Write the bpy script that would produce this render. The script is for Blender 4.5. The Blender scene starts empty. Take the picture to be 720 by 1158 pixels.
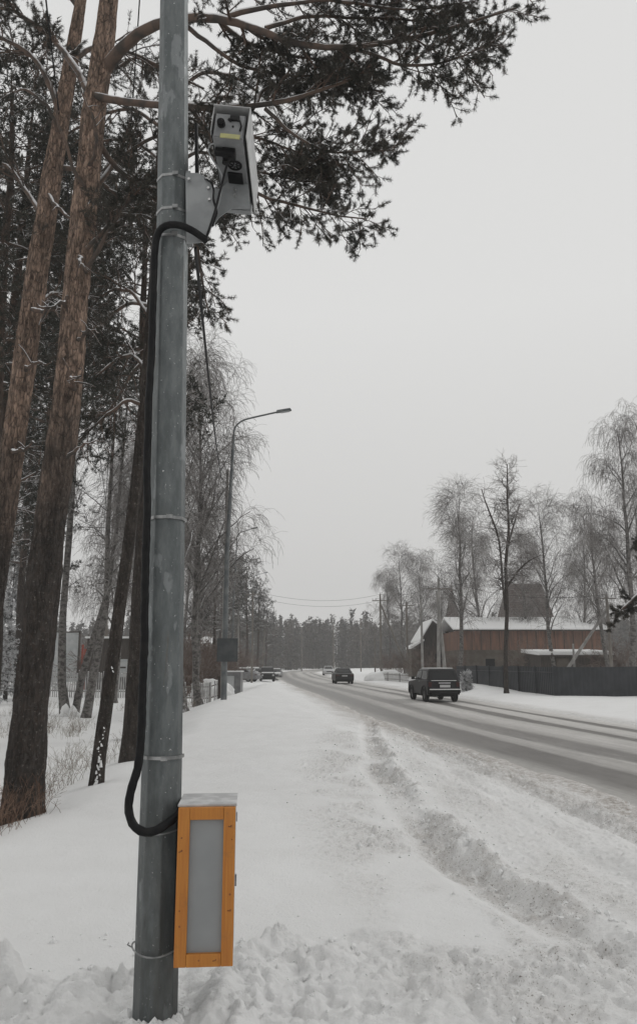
import bpy, math
import numpy as np
from mathutils import Vector

# ------------------------------------------------------------ camera, sky, sun
FPX, CX, CY, CAMZ = 890.0, 360.0, 579.0, 1.6
PITCH = math.atan(171 / FPX)
SP, CP = math.sin(PITCH), math.cos(PITCH)
scene = bpy.context.scene
cam_d = bpy.data.cameras.new("camera"); cam = bpy.data.objects.new("camera", cam_d)
scene.collection.objects.link(cam); scene.camera = cam
cam_d.sensor_fit = 'VERTICAL'; cam_d.sensor_height = 24.0
cam_d.lens = FPX / 1158.0 * 24.0
cam_d.clip_start = 0.05; cam_d.clip_end = 3000
cam.location = (0, 0, CAMZ); cam.rotation_euler = (math.pi / 2 + PITCH, 0, 0)

SUN_EL, SUN_AZ = math.radians(38), math.radians(60)     # azimuth from +Y towards +X
w = bpy.data.worlds.new("World"); scene.world = w; w.use_nodes = True
nt = w.node_tree; bg = nt.nodes["Background"]; bg.inputs[1].default_value = 0.1
sky = nt.nodes.new("ShaderNodeTexSky"); sky.sky_type = 'NISHITA'; sky.sun_disc = False
sky.sun_elevation = SUN_EL; sky.sun_rotation = SUN_AZ
bw = nt.nodes.new("ShaderNodeRGBToBW"); nt.links.new(sky.outputs[0], bw.inputs[0])
tc = nt.nodes.new("ShaderNodeTexCoord"); sx = nt.nodes.new("ShaderNodeSeparateXYZ")
nt.links.new(tc.outputs['Generated'], sx.inputs[0])
cr = nt.nodes.new("ShaderNodeMapRange"); cr.inputs[1].default_value = 0.0; cr.inputs[2].default_value = 0.42
cr.inputs[3].default_value = 0.0; cr.inputs[4].default_value = 1.0
nt.links.new(sx.outputs[2], cr.inputs[0])
mx0 = nt.nodes.new("ShaderNodeMix"); mx0.data_type = 'RGBA'
mx0.inputs[6].default_value = (5.75, 5.70, 5.60, 1); mx0.inputs[7].default_value = (7.5, 7.5, 7.42, 1)
nt.links.new(cr.outputs[0], mx0.inputs[0])
mx = nt.nodes.new("ShaderNodeMix"); mx.data_type = 'RGBA'; mx.inputs[0].default_value = 0.95   # thick cloud layer over the sky
nt.links.new(bw.outputs[0], mx.inputs[6]); nt.links.new(mx0.outputs[2], mx.inputs[7])
nt.links.new(mx.outputs[2], bg.inputs[0])
sd = bpy.data.lights.new("sun", 'SUN'); sd.energy = 0.65; sd.angle = math.radians(25); sd.color = (1, .992, .975)
sun = bpy.data.objects.new("sun", sd); scene.collection.objects.link(sun)
sdir = Vector((math.sin(SUN_AZ) * math.cos(SUN_EL), math.cos(SUN_AZ) * math.cos(SUN_EL), math.sin(SUN_EL)))
sun.rotation_euler = sdir.to_track_quat('Z', 'Y').to_euler(); sun.location = (0, 0, 50)
scene.view_settings.view_transform = 'Standard'; scene.view_settings.look = 'None'
scene.view_settings.exposure = 0.0; scene.view_settings.gamma = 1.0
scene.view_settings.use_curve_mapping = False
scene.render.engine = 'CYCLES'
scene.cycles.max_bounces = 4; scene.cycles.diffuse_bounces = 2; scene.cycles.glossy_bounces = 2
scene.cycles.transmission_bounces = 2; scene.cycles.transparent_max_bounces = 6; scene.cycles.volume_bounces = 1
scene.cycles.use_denoising = True
HAZE_DENSITY = 0.0009

# ------------------------------------------------------------ helpers
def at(px, py, Y):
    dx = (px - CX) / FPX; dz = -(py - CY) / FPX
    s = Y / (CP - dz * SP)
    return np.array((dx * s, Y, CAMZ + (SP + dz * CP) * s))
def gnd(px, py, z=0.0):
    dx = (px - CX) / FPX; dz = -(py - CY) / FPX
    s = (z - CAMZ) / (SP + dz * CP)
    return np.array((dx * s, (CP - dz * SP) * s, z))

COL = scene.collection
def link(o, parent=None):
    COL.objects.link(o)
    if parent is not None: o.parent = parent
    return o
def thing(name, label, cat, loc=(0, 0, 0), rotz=0.0, group=None, scale=1.0):
    o = bpy.data.objects.new(name, None); link(o)
    o.location = tuple(float(c) for c in loc); o.rotation_euler = (0, 0, rotz); o.scale = (scale,) * 3
    o.empty_display_size = .2
    o['label'] = label; o['category'] = cat
    if group: o['group'] = group
    return o
def tag(o, label, cat, group=None):
    o['label'] = label; o['category'] = cat
    if group: o['group'] = group
    return o
def dup(root, loc, rotz=0.0, scale=1.0, label=None, group=None):
    r = root.copy(); COL.objects.link(r)
    r.location = tuple(float(c) for c in loc); r.rotation_euler = (0, 0, rotz); r.scale = (scale,) * 3
    if label: r['label'] = label
    if group: r['group'] = group
    for ch in list(root.children):
        c = ch.copy(); COL.objects.link(c); c.parent = r
        for g in list(ch.children):
            d = g.copy(); COL.objects.link(d); d.parent = c
    return r
def npmesh(name, V, quads=None, tris=None, smooth=False, attrs=None):
    me = bpy.data.meshes.new(name)
    V = np.asarray(V, np.float32); nq = 0 if quads is None else len(quads); ntr = 0 if tris is None else len(tris)
    me.vertices.add(len(V)); me.vertices.foreach_set("co", V.ravel())
    idx = []; 
    if nq: idx.append(np.asarray(quads, np.int32).ravel())
    if ntr: idx.append(np.asarray(tris, np.int32).ravel())
    idx = np.concatenate(idx)
    me.loops.add(len(idx)); me.loops.foreach_set("vertex_index", idx)
    st = np.concatenate([np.arange(nq) * 4, nq * 4 + np.arange(ntr) * 3]).astype(np.int32)
    me.polygons.add(nq + ntr); me.polygons.foreach_set("loop_start", st)
    me.polygons.foreach_set("loop_total", np.concatenate([np.full(nq, 4), np.full(ntr, 3)]).astype(np.int32))
    me.polygons.foreach_set("use_smooth", np.full(nq + ntr, smooth))
    if attrs:
        for k, v in attrs.items():
            a = me.attributes.new(k, 'FLOAT', 'POINT'); a.data.foreach_set("value", np.asarray(v, np.float32))
    me.update(calc_edges=True); me.validate()
    return me
def mobj(name, me, mat, parent=None):
    if mat is not None and len(me.materials) == 0: me.materials.append(mat)
    return link(bpy.data.objects.new(name, me), parent)

class MB:
    """collects simple solids; build() links them as one mesh"""
    def __init__(s): s.v = []; s.f = []
    def add(s, vs, fs):
        b = len(s.v); s.v += [tuple(float(c) for c in p) for p in vs]; s.f += [tuple(b + i for i in f) for f in fs]; return s
    def box(s, c, d, rz=0.0, rx=0.0, ry=0.0, taper=1.0):
        hx, hy, hz = d[0] / 2, d[1] / 2, d[2] / 2
        from mathutils import Euler
        R = Euler((rx, ry, rz)).to_matrix()
        vs = []
        for sz in (-1, 1):
            k = taper if sz > 0 else 1
            for a, b in ((-1, -1), (1, -1), (1, 1), (-1, 1)):
                p = R @ Vector((a * hx * k, b * hy * k, sz * hz)); vs.append((p.x + c[0], p.y + c[1], p.z + c[2]))
        return s.add(vs, [(3, 2, 1, 0), (4, 5, 6, 7), (0, 1, 5, 4), (1, 2, 6, 5), (2, 3, 7, 6), (3, 0, 4, 7)])
    def rod(s, p0, p1, r0, r1=None, n=10, cap=True):
        if r1 is None: r1 = r0
        p0 = Vector([float(c) for c in p0]); p1 = Vector([float(c) for c in p1]); t = (p1 - p0).normalized()
        a = t.cross(Vector((0, 0, 1)) if abs(t.z) < .9 else Vector((1, 0, 0))).normalized(); b = t.cross(a)
        vs = []
        for p, r in ((p0, r0), (p1, r1)):
            for i in range(n):
                an = 2 * math.pi * i / n; vs.append(p + (a * math.cos(an) + b * math.sin(an)) * r)
        fs = [(i, (i + 1) % n, n + (i + 1) % n, n + i) for i in range(n)]
        if cap: fs += [tuple(reversed(range(n))), tuple(range(n, 2 * n))]
        return s.add(vs, fs)
    def tube(s, pts, r, n=8):
        P = [Vector([float(c) for c in p]) for p in pts]; m = len(P)
        rr = r if hasattr(r, '__len__') else [r] * m
        vs = []; a = None
        for i, p in enumerate(P):
            t = (P[min(i + 1, m - 1)] - P[max(i - 1, 0)]).normalized()
            if a is None: a = t.cross(Vector((0.1, .2, 1)) if abs(t.z) < .9 else Vector((1, .1, 0))).normalized()
            else: a = (a - t * a.dot(t)).normalized()
            b = t.cross(a)
            for k in range(n):
                an = 2 * math.pi * k / n; vs.append(p + (a * math.cos(an) + b * math.sin(an)) * rr[i])
        fs = [(i * n + k, i * n + (k + 1) % n, (i + 1) * n + (k + 1) % n, (i + 1) * n + k) for i in range(m - 1) for k in range(n)]
        fs += [tuple(reversed(range(n))), tuple((m - 1) * n + k for k in range(n))]
        return s.add(vs, fs)
    def prism(s, poly, axis, a0, a1):
        """extrude a 2D polygon; axis 'x': poly=(y,z), 'y': poly=(x,z), 'z': poly=(x,y)"""
        n = len(poly)
        def P(u, v, a): return {'x': (a, u, v), 'y': (u, a, v), 'z': (u, v, a)}[axis]
        vs = [P(u, v, a0) for u, v in poly] + [P(u, v, a1) for u, v in poly]
        return s.add(vs, [tuple(range(n)), tuple(reversed(range(n, 2 * n)))] + [(i, n + i, n + (i + 1) % n, (i + 1) % n) for i in range(n)])
    def mesh(s, name, smooth=False):
        me = bpy.data.meshes.new(name); me.from_pydata(s.v, [], s.f)
        import bmesh
        bm = bmesh.new(); bm.from_mesh(me); bmesh.ops.recalc_face_normals(bm, faces=bm.faces); bm.to_mesh(me); bm.free()
        if smooth:
            for p in me.polygons: p.use_smooth = True
            try: me.set_sharp_from_angle(angle=math.radians(40))
            except Exception: pass
        return me
    def build(s, name, mat, parent=None, smooth=False, bevel=0.0):
        o = mobj(name, s.mesh(name, smooth), mat, parent)
        if bevel:
            m = o.modifiers.new("bevel", 'BEVEL'); m.width = bevel; m.segments = 2; m.limit_method = 'ANGLE'
        return o

# ---- numpy noise
def _h(ix, iy, s):
    n = (ix.astype(np.int64) * 374761393 + iy.astype(np.int64) * 668265263 + s * 1442695041) & 0xffffffff
    n = ((n ^ (n >> 13)) * 1274126177) & 0xffffffff
    n = ((n ^ (n >> 16)) * 2246822519) & 0xffffffff
    return ((n ^ (n >> 15)) & 0xffffff) / float(0xffffff)
def vn(x, y, s=0):
    ix = np.floor(x); iy = np.floor(y); fx = x - ix; fy = y - iy
    fx = fx * fx * fx * (fx * (fx * 6 - 15) + 10); fy = fy * fy * fy * (fy * (fy * 6 - 15) + 10)
    a = _h(ix, iy, s); b = _h(ix + 1, iy, s); c = _h(ix, iy + 1, s); d = _h(ix + 1, iy + 1, s)
    return (a + (b - a) * fx) * (1 - fy) + (c + (d - c) * fx) * fy - .5
def fbm(x, y, o=4, s=0, g=.5):
    r = 0; am = 1.0
    for i in range(o):
        r = r + am * vn(x * 2 ** i + 17.3 * i, y * 2 ** i - 9.1 * i, s + i); am *= g
    return r
def clods(x, y, cell, dens, s, rmin=.25, rmax=.6):
    """height of half-buried lumps scattered one per cell"""
    X = x / cell; Y = y / cell; ix = np.floor(X); iy = np.floor(Y); out = np.zeros_like(x)
    for a in (-1, 0, 1):
        for b in (-1, 0, 1):
            jx = ix + a; jy = iy + b
            px = jx + _h(jx, jy, s); py = jy + _h(jx, jy, s + 1); r = rmin + (rmax - rmin) * _h(jx, jy, s + 2) ** 2
            r = np.where(_h(jx, jy, s + 3) < dens, r, 0.0)
            e = 1 + .6 * (_h(jx, jy, s + 4) - .5)
            d2 = ((X - px) * e) ** 2 + ((Y - py) / e) ** 2
            out = np.maximum(out, np.sqrt(np.maximum(r * r - d2, 0)) * (.6 + .7 * _h(jx, jy, s + 5)))
    return out * cell
def sstep(a, b, x):
    t = np.clip((x - a) / (b - a), 0, 1); return t * t * (3 - 2 * t)

# ------------------------------------------------------------ materials
def newmat(name, col=(.5, .5, .5), rough=.7, metal=0.0, spec=.3):
    m = bpy.data.materials.new(name); m.use_nodes = True; b = m.node_tree.nodes["Principled BSDF"]
    b.inputs['Base Color'].default_value = (*col, 1); b.inputs['Roughness'].default_value = rough
    b.inputs['Metallic'].default_value = metal; b.inputs['Specular IOR Level'].default_value = spec
    return m
def N(m, t): return m.node_tree.nodes.new(t)
def L(m, a, b): m.node_tree.links.new(a, b)
def noise(m, scale, detail=4, rough=.55, coord='Object', stretch=None, dist=0.0):
    tcn = N(m, "ShaderNodeTexCoord"); n = N(m, "ShaderNodeTexNoise")
    n.inputs['Scale'].default_value = scale; n.inputs['Detail'].default_value = detail; n.inputs['Roughness'].default_value = rough
    n.inputs['Distortion'].default_value = dist
    src = tcn.outputs[coord] if coord != 'World' else N(m, "ShaderNodeNewGeometry").outputs['Position']
    if stretch:
        mp = N(m, "ShaderNodeMapping"); mp.inputs['Scale'].default_value = stretch; L(m, src, mp.inputs[0]); src = mp.outputs[0]
    L(m, src, n.inputs['Vector']); return n.outputs['Fac']
def rng_(m, v, a, b, c=0.0, d=1.0):
    r = N(m, "ShaderNodeMapRange"); r.inputs[1].default_value = a; r.inputs[2].default_value = b
    r.inputs[3].default_value = c; r.inputs[4].default_value = d; L(m, v, r.inputs[0]); return r.outputs[0]
def mixc(m, f, a, b):
    x = N(m, "ShaderNodeMix"); x.data_type = 'RGBA'
    for s, v in ((0, f), (6, a), (7, b)):
        if isinstance(v, (tuple, list)): x.inputs[s].default_value = (*v[:3], 1)
        elif isinstance(v, (int, float)): x.inputs[s].default_value = v
        else: L(m, v, x.inputs[s])
    return x.outputs[2]
def mth(m, op, a, b=None):
    x = N(m, "ShaderNodeMath"); x.operation = op
    for i, v in enumerate((a, b)):
        if v is None: continue
        if isinstance(v, (int, float)): x.inputs[i].default_value = v
        else: L(m, v, x.inputs[i])
    return x.outputs[0]
def setcol(m, c): L(m, c, m.node_tree.nodes["Principled BSDF"].inputs['Base Color'])
def bump(m, h, dist=.01, strength=1.0):
    b = N(m, "ShaderNodeBump"); b.inputs['Distance'].default_value = dist; b.inputs['Strength'].default_value = strength
    L(m, h, b.inputs['Height']); L(m, b.outputs[0], m.node_tree.nodes["Principled BSDF"].inputs['Normal'])
def upfac(m, lo=.35, hi=.75, nscale=6.0, amt=.5):
    """where snow can lie: upward facing, broken up by noise"""
    g = N(m, "ShaderNodeNewGeometry"); s = N(m, "ShaderNodeSeparateXYZ"); L(m, g.outputs['Normal'], s.inputs[0])
    n = noise(m, nscale, 3, coord='World')
    v = mth(m, 'ADD', s.outputs[2], mth(m, 'MULTIPLY', mth(m, 'SUBTRACT', n, .5), amt * 2))
    return rng_(m, v, lo, hi)
def varmat(name, c0, c1, scale=5, rough=.8, stretch=None, bd=0.0, bscale=None, metal=0.0, spec=.3, snow=None, lo=.42, hi=.6, detail=5):
    m = newmat(name, c0, rough, metal, spec)
    f = rng_(m, noise(m, scale, detail, stretch=stretch), lo, hi)
    c = mixc(m, f, c0, c1)
    if snow: c = mixc(m, upfac(m, *snow), c, (.78, .78, .79))
    setcol(m, c)
    if bd: bump(m, noise(m, bscale or scale * 3, 5, stretch=stretch), bd)
    return m

SNOWC = (.82, .82, .815)
M = {}
# ground snow with dirt attribute
m = newmat("snow", SNOWC, .62, spec=.25); M['snow'] = m
at_ = N(m, "ShaderNodeAttribute"); at_.attribute_name = "dirt"
n1 = noise(m, 9, 6, .65, 'World'); n2 = noise(m, 60, 5, .7, 'World'); n3 = noise(m, 1.3, 4, .6, 'World')
d = mth(m, 'MULTIPLY', at_.outputs['Fac'], rng_(m, mth(m, 'ADD', mth(m, 'MULTIPLY', n1, .6), mth(m, 'MULTIPLY', n2, .4)), .36, .62))
c = mixc(m, rng_(m, n3, .35, .7), SNOWC, (.78, .778, .77))
c = mixc(m, d, c, (.31, .268, .232))
grit = mth(m, 'MULTIPLY', rng_(m, noise(m, 75, 3, .7, "World"), .60, .65), rng_(m, at_.outputs['Fac'], .04, .30))
c = mixc(m, grit, c, (.16, .135, .11)); setcol(m, c)
bump(m, mth(m, 'ADD', mth(m, 'MULTIPLY', noise(m, 35, 8, .75, 'World'), .7), mth(m, 'MULTIPLY', n2, .3)), .03, .75)
M['snowcap'] = newmat("snow_cap", (.80, .80, .795), .6); bump(M['snowcap'], noise(M['snowcap'], 14, 5, .6, 'World'), .05)

# road slush
m = newmat("road_slush", (.3, .3, .3), .5, spec=.4); M['road'] = m
uvn = N(m, "ShaderNodeUVMap"); uvn.uv_map = "UVMap"; su = N(m, "ShaderNodeSeparateXYZ"); L(m, uvn.outputs[0], su.inputs[0])
mp = N(m, "ShaderNodeMapping"); mp.inputs['Scale'].default_value = (1.0, .05, 1); L(m, uvn.outputs[0], mp.inputs[0])
na = N(m, "ShaderNodeTexNoise"); na.inputs['Scale'].default_value = 1.6; na.inputs['Detail'].default_value = 6; L(m, mp.outputs[0], na.inputs['Vector'])
mp2 = N(m, "ShaderNodeMapping"); mp2.inputs['Scale'].default_value = (9, .4, 1); L(m, uvn.outputs[0], mp2.inputs[0])
nb = N(m, "ShaderNodeTexNoise"); nb.inputs['Scale'].default_value = 1.5; nb.inputs['Detail'].default_value = 8; nb.inputs['Roughness'].default_value = .65; L(m, mp2.outputs[0], nb.inputs['Vector'])
uu = mth(m, 'ADD', su.outputs[0], mth(m, 'MULTIPLY', mth(m, 'SUBTRACT', na.outputs[0], .5), .9))
ramp = N(m, "ShaderNodeValToRGB"); L(m, rng_(m, uu, -4, 4), ramp.inputs[0])
# brightness across the road (0 = wet asphalt, 1 = packed snow), u in metres from the centre
stops = [(-4, .75), (-3.6, .45), (-3.1, .08), (-2.35, .05), (-2.1, .45), (-1.55, .60), (-1.35, .2), (-.8, .12), (-.5, .5), (.2, .75), (.85, .62),
         (1.0, .05), (1.42, .05), (1.58, .72), (2.35, .78), (2.5, .05), (2.85, .05), (3.0, .7), (3.6, .85), (4, .95)]
el = ramp.color_ramp.elements
el[0].position = 0; el[0].color = (stops[0][1],) * 3 + (1,); el[1].position = 1; el[1].color = (stops[-1][1],) * 3 + (1,)
for u_, v_ in stops[1:-1]:
    e = el.new((u_ + 4) / 8); e.color = (v_, v_, v_, 1)
v = mth(m, 'ADD', ramp.outputs[0], mth(m, 'MULTIPLY', mth(m, 'SUBTRACT', nb.outputs[0], .5), .9))
v = mth(m, 'ADD', v, mth(m, 'MULTIPLY', mth(m, 'SUBTRACT', noise(m, 9, 8, .75, 'World'), .5), .6))
c = mixc(m, rng_(m, v, 0, 1), (.115, .105, .095), (.62, .605, .58)); setcol(m, c)
L(m, rng_(m, v, 0, .8, .35, .75), m.node_tree.nodes["Principled BSDF"].inputs['Roughness'])
bump(m, mth(m, 'ADD', v, noise(m, 40, 6, .7, 'World')), .02, .4)

# bark
def barkmat(name, low, high, zlo, zhi, plate_scale=(9, 9, 2.2), snow=(.55, .9, 9, .45), crack=(.035, .028, .024)):
    m = newmat(name, low, .9, spec=.15)
    g = N(m, "ShaderNodeTexCoord"); s = N(m, "ShaderNodeSeparateXYZ"); L(m, g.outputs['Object'], s.inputs[0])
    zn = mth(m, 'ADD', s.outputs[2], mth(m, 'MULTIPLY', mth(m, 'SUBTRACT', noise(m, 1.6, 4), .5), 3.5))
    base = mixc(m, rng_(m, zn, zlo, zhi), low, high)
    mp = N(m, "ShaderNodeMapping"); mp.inputs['Scale'].default_value = plate_scale; L(m, g.outputs['Object'], mp.inputs[0])
    dn = N(m, "ShaderNodeTexNoise"); dn.inputs['Scale'].default_value = 1.3; dn.inputs['Detail'].default_value = 4; L(m, mp.outputs[0], dn.inputs['Vector'])
    vm = N(m, "ShaderNodeVectorMath"); vm.operation = 'MULTIPLY_ADD'; L(m, dn.outputs['Color'], vm.inputs[0]); vm.inputs[1].default_value = (.9, .9, .9); L(m, mp.outputs[0], vm.inputs[2])
    vo = N(m, "ShaderNodeTexVoronoi"); vo.feature = 'DISTANCE_TO_EDGE'; vo.inputs['Scale'].default_value = 1.6; vo.inputs['Randomness'].default_value = 1.0; L(m, vm.outputs[0], vo.inputs['Vector'])
    vc = N(m, "ShaderNodeTexVoronoi"); vc.inputs['Scale'].default_value = 1.6; L(m, vm.outputs[0], vc.inputs['Vector'])
    sp = N(m, "ShaderNodeSeparateXYZ"); L(m, vc.outputs['Color'], sp.inputs[0])
    cr_ = rng_(m, vo.outputs['Distance'], .0, .12)
    hs = N(m, "ShaderNodeHueSaturation"); L(m, base, hs.inputs['Color']); L(m, rng_(m, sp.outputs[0], 0, 1, .66, 1.3), hs.inputs['Value'])
    c = mixc(m, mth(m, 'MAXIMUM', cr_, rng_(m, noise(m, 6, 5, .7), .40, .62, 0, .95)), crack, hs.outputs[0])
    c = mixc(m, rng_(m, noise(m, 9, 6, .75), .3, .7, 0, .45), c, (.13, .105, .09))
    c = mixc(m, mth(m, 'MULTIPLY', rng_(m, noise(m, 26, 6, .75), .58, .68), .7), c, (.34, .31, .28))
    c = mixc(m, rng_(m, noise(m, 15, 7, .75, stretch=(1, 1, .22), dist=.6), .38, .56, .75, 0), c, (.028, .025, .023))
    if snow: c = mixc(m, upfac(m, *snow), c, (.78, .78, .79))
    setcol(m, c)
    bump(m, mth(m, 'ADD', mth(m, 'MULTIPLY', rng_(m, vo.outputs['Distance'], 0, .2), rng_(m, noise(m, 5, 4, .7), .35, .6, .2, 1)), mth(m, 'MULTIPLY', noise(m, 24, 8, .8, stretch=(1, 1, .35)), 1.2)), .03, 1.0)
    return m
M['pine_bark'] = barkmat("pine_bark", (.056, .052, .049), (.42, .295, .225), 3.2, 5.2, (15, 15, 4.5), crack=(.065, .048, .04))
M['far_bark'] = barkmat("far_pine_bark", (.05, .043, .038), (.10, .068, .052), 4, 8)
M['dark_bark'] = barkmat("dark_bark", (.060, .055, .050), (.085, .07, .06), 4, 8)
M['branch_bark'] = varmat("branch_bark", (.12, .085, .068), (.06, .052, .046), 5, .9, snow=(.30, .62, 4, .4))
# birch bark
m = newmat("birch_bark", (.5, .5, .48), .75); M['birch_bark'] = m
f = rng_(m, noise(m, 7, 6, .7, stretch=(1, 1, 1.3)), .44, .58)
c = mixc(m, f, (.17, .16, .15), (.055, .05, .046))
c = mixc(m, upfac(m, .35, .7, 5, .5), c, (.78, .78, .79)); setcol(m, c); bump(m, noise(m, 20, 5), .01)
m = newmat("birch_twigs", (.09, .078, .07), .9); M['birch_twig'] = m
setcol(m, mixc(m, rng_(m, noise(m, 1.2, 3), .4, .62), (.10, .09, .083), (.32, .305, .295)))
M['grey_twig'] = varmat("frosted_twigs", (.11, .10, .095), (.26, .25, .245), 1.2, .9)
m = newmat("pine_needles", (.03, .04, .025), .75); M['needles'] = m
c = mixc(m, rng_(m, noise(m, 2.0, 4), .38, .64), (.024, .028, .022), (.062, .058, .046))
c = mixc(m, rng_(m, noise(m, 6.5, 3), .61, .70), c, (.42, .42, .42)); setcol(m, c)
m = newmat("pine_needles_near", (.03, .04, .025), .75); M['needles_near'] = m
c = mixc(m, rng_(m, noise(m, 3.0, 4), .38, .64), (.028, .030, .025), (.075, .068, .056))
c = mixc(m, rng_(m, noise(m, 9, 3), .62, .72), c, (.32, .31, .30)); setcol(m, c)
m = newmat("snowy_needles", (.03, .04, .03), .8); M['snowy_needles'] = m
setcol(m, mixc(m, rng_(m, noise(m, 3.2, 4), .38, .52), (.03, .04, .032), (.66, .66, .67)))
M['shrub'] = varmat("shrub_twigs", (.095, .062, .048), (.20, .165, .145), 1.5, .9)
M['grass'] = varmat("dry_grass", (.17, .14, .11), (.30, .27, .23), 3, .9)
M['redgrass'] = varmat("rusty_stems", (.12, .07, .048), (.22, .15, .11), 3, .9)
M['far'] = varmat("far_forest_needles", (.060, .058, .052), (.115, .102, .09), .12, .95, snow=(.95, 1.3, .8, .4))  # base colours lightened to paint extra haze onto the distant trees
# metals, plastics
m = newmat("galvanised_steel", (.17, .19, .20), .5, .55, .5); M['galv'] = m
gc = mixc(m, rng_(m, noise(m, 14, 6, .65, stretch=(1.6, 1.6, .5)), .4, .62), (.105, .117, .119), (.155, .168, .170))
gc = mixc(m, mth(m, 'MULTIPLY', rng_(m, noise(m, 3.5, 5, .6, stretch=(2.5, 2.5, .9)), .60, .63), .7), gc, (.24, .255, .26))
gc = mixc(m, mth(m, 'MULTIPLY', rng_(m, noise(m, 2.0, 4, .7, stretch=(2, 2, 1)), .56, .70), .45), gc, (.10, .105, .10))
gc = mixc(m, rng_(m, noise(m, 90, 2), .71, .74), gc, (.6, .6, .6)); gz_ = N(m, "ShaderNodeTexCoord"); gs_ = N(m, "ShaderNodeSeparateXYZ"); L(m, gz_.outputs['Object'], gs_.inputs[0])
low_ = mth(m, 'MULTIPLY', rng_(m, gs_.outputs[2], 1.3, .3), rng_(m, noise(m, 9, 6, .7, stretch=(1.5, 1.5, .25)), .35, .7)); gc = mixc(m, mth(m, 'MULTIPLY', low_, .7), gc, (.075, .07, .062))
gc = mixc(m, mth(m, 'MULTIPLY', rng_(m, noise(m, 6, 6, .7, stretch=(3, 3, .15)), .63, .70), .6), gc, (.12, .085, .06)); setcol(m, gc); bump(m, noise(m, 30, 4), .002)
M['steel'] = varmat("bright_steel_strap", (.22, .225, .225), (.42, .42, .42), 9, .35, metal=.7, lo=.45, hi=.62)
M['bracket'] = varmat("grey_bracket_paint", (.24, .25, .255), (.30, .31, .315), 8, .5)
M['housing'] = varmat("grey_housing_paint", (.19, .195, .20), (.25, .255, .26), 10, .5)
M['cover'] = varmat("pale_cover_paint", (.36, .365, .365), (.46, .46, .46), 10, .5)
M['black'] = varmat("black_plastic", (.009, .009, .010), (.016, .016, .016), 20, .5, spec=.2)
M['conduit'] = varmat("black_conduit", (.006, .006, .007), (.012, .012, .012), 20, .5, spec=.18)
M['yellow'] = varmat("yellow_label", (.46, .44, .20), (.40, .39, .2), 40, .6)
M['screw'] = newmat("screw", (.55, .55, .55), .3, .8)
m = newmat("orange_wood", (.55, .25, .05), .5, spec=.4); M['orange'] = m
c = mixc(m, rng_(m, noise(m, 2.2, 7, .65, stretch=(16, 16, .8), dist=1.4), .36, .68), (.52, .215, .038), (.42, .150, .027)); c = mixc(m, mth(m, 'MULTIPLY', rng_(m, noise(m, 7, 7, .75), .55, .72), .5), c, (.20, .10, .035)); setcol(m, c)
M['knot'] = varmat("wood_knot", (.16, .055, .018), (.25, .09, .03), 40, .5)
M['boxgrey'] = varmat("grey_box_steel", (.26, .27, .275), (.28, .29, .295), 6, .45)
M['boxtop'] = varmat("box_top_frost", (.42, .42, .42), (.62, .62, .62), 9, .55)
M['post'] = varmat("grey_lamp_post", (.11, .12, .125), (.17, .18, .18), 3, .6, metal=.3)
M['concrete'] = varmat("weathered_concrete", (.19, .185, .175), (.30, .29, .275), 3, .9, stretch=(1, 1, .4))
M['wood_pole'] = varmat("weathered_wood_pole", (.13, .115, .10), (.2, .185, .165), 3, .9, stretch=(4, 4, .5))
M['fence_dark'] = varmat("dark_sheet_metal", (.022, .025, .029), (.034, .037, .042), 1.2, .55, spec=.35)
M['sign_back'] = varmat("sign_back_grey", (.05, .055, .058), (.075, .08, .083), 3, .55)
M['picket'] = varmat("weathered_pickets", (.50, .495, .49), (.33, .325, .32), 3, .9)
M['dark_wood'] = varmat("dark_boards", (.045, .038, .033), (.075, .062, .052), 2, .85, stretch=(6, 6, .4))
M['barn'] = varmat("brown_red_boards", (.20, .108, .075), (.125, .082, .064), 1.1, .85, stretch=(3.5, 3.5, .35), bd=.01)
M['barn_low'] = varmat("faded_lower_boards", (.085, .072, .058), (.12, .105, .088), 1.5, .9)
M['roof_tile'] = varmat("brown_roof_tiles", (.13, .10, .09), (.19, .155, .145), 1.6, .85, snow=(.78, .98, 2.5, .25))
M['panelwhite'] = varmat("pale_panel", (.38, .40, .40), (.46, .47, .47), 2, .7)
M['redtrim'] = newmat("red_trim", (.30, .07, .05), .7)
M['glass'] = newmat("dark_glass", (.010, .011, .012), .18, spec=.35)
M['carblack'] = varmat("black_car_paint", (.006, .006, .007), (.012, .012, .012), 6, .38, spec=.28)
M['carwhite'] = varmat("pale_car_paint", (.42, .42, .42), (.5, .5, .5), 3, .35, spec=.5)
M['cargrey'] = varmat("grey_car_paint", (.12, .12, .125), (.17, .17, .17), 3, .35, spec=.5)
M['tyre'] = newmat("tyre_rubber", (.012, .012, .012), .85)
M['rim'] = newmat("wheel_rim", (.18, .18, .18), .45, .5)
M['lamp_red'] = newmat("tail_lamp", (.045, .008, .007), .3)
M['plate'] = newmat("number_plate", (.5, .5, .5), .5)
M['chromish'] = newmat("pale_trim", (.5, .5, .5), .4, .4)

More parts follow.
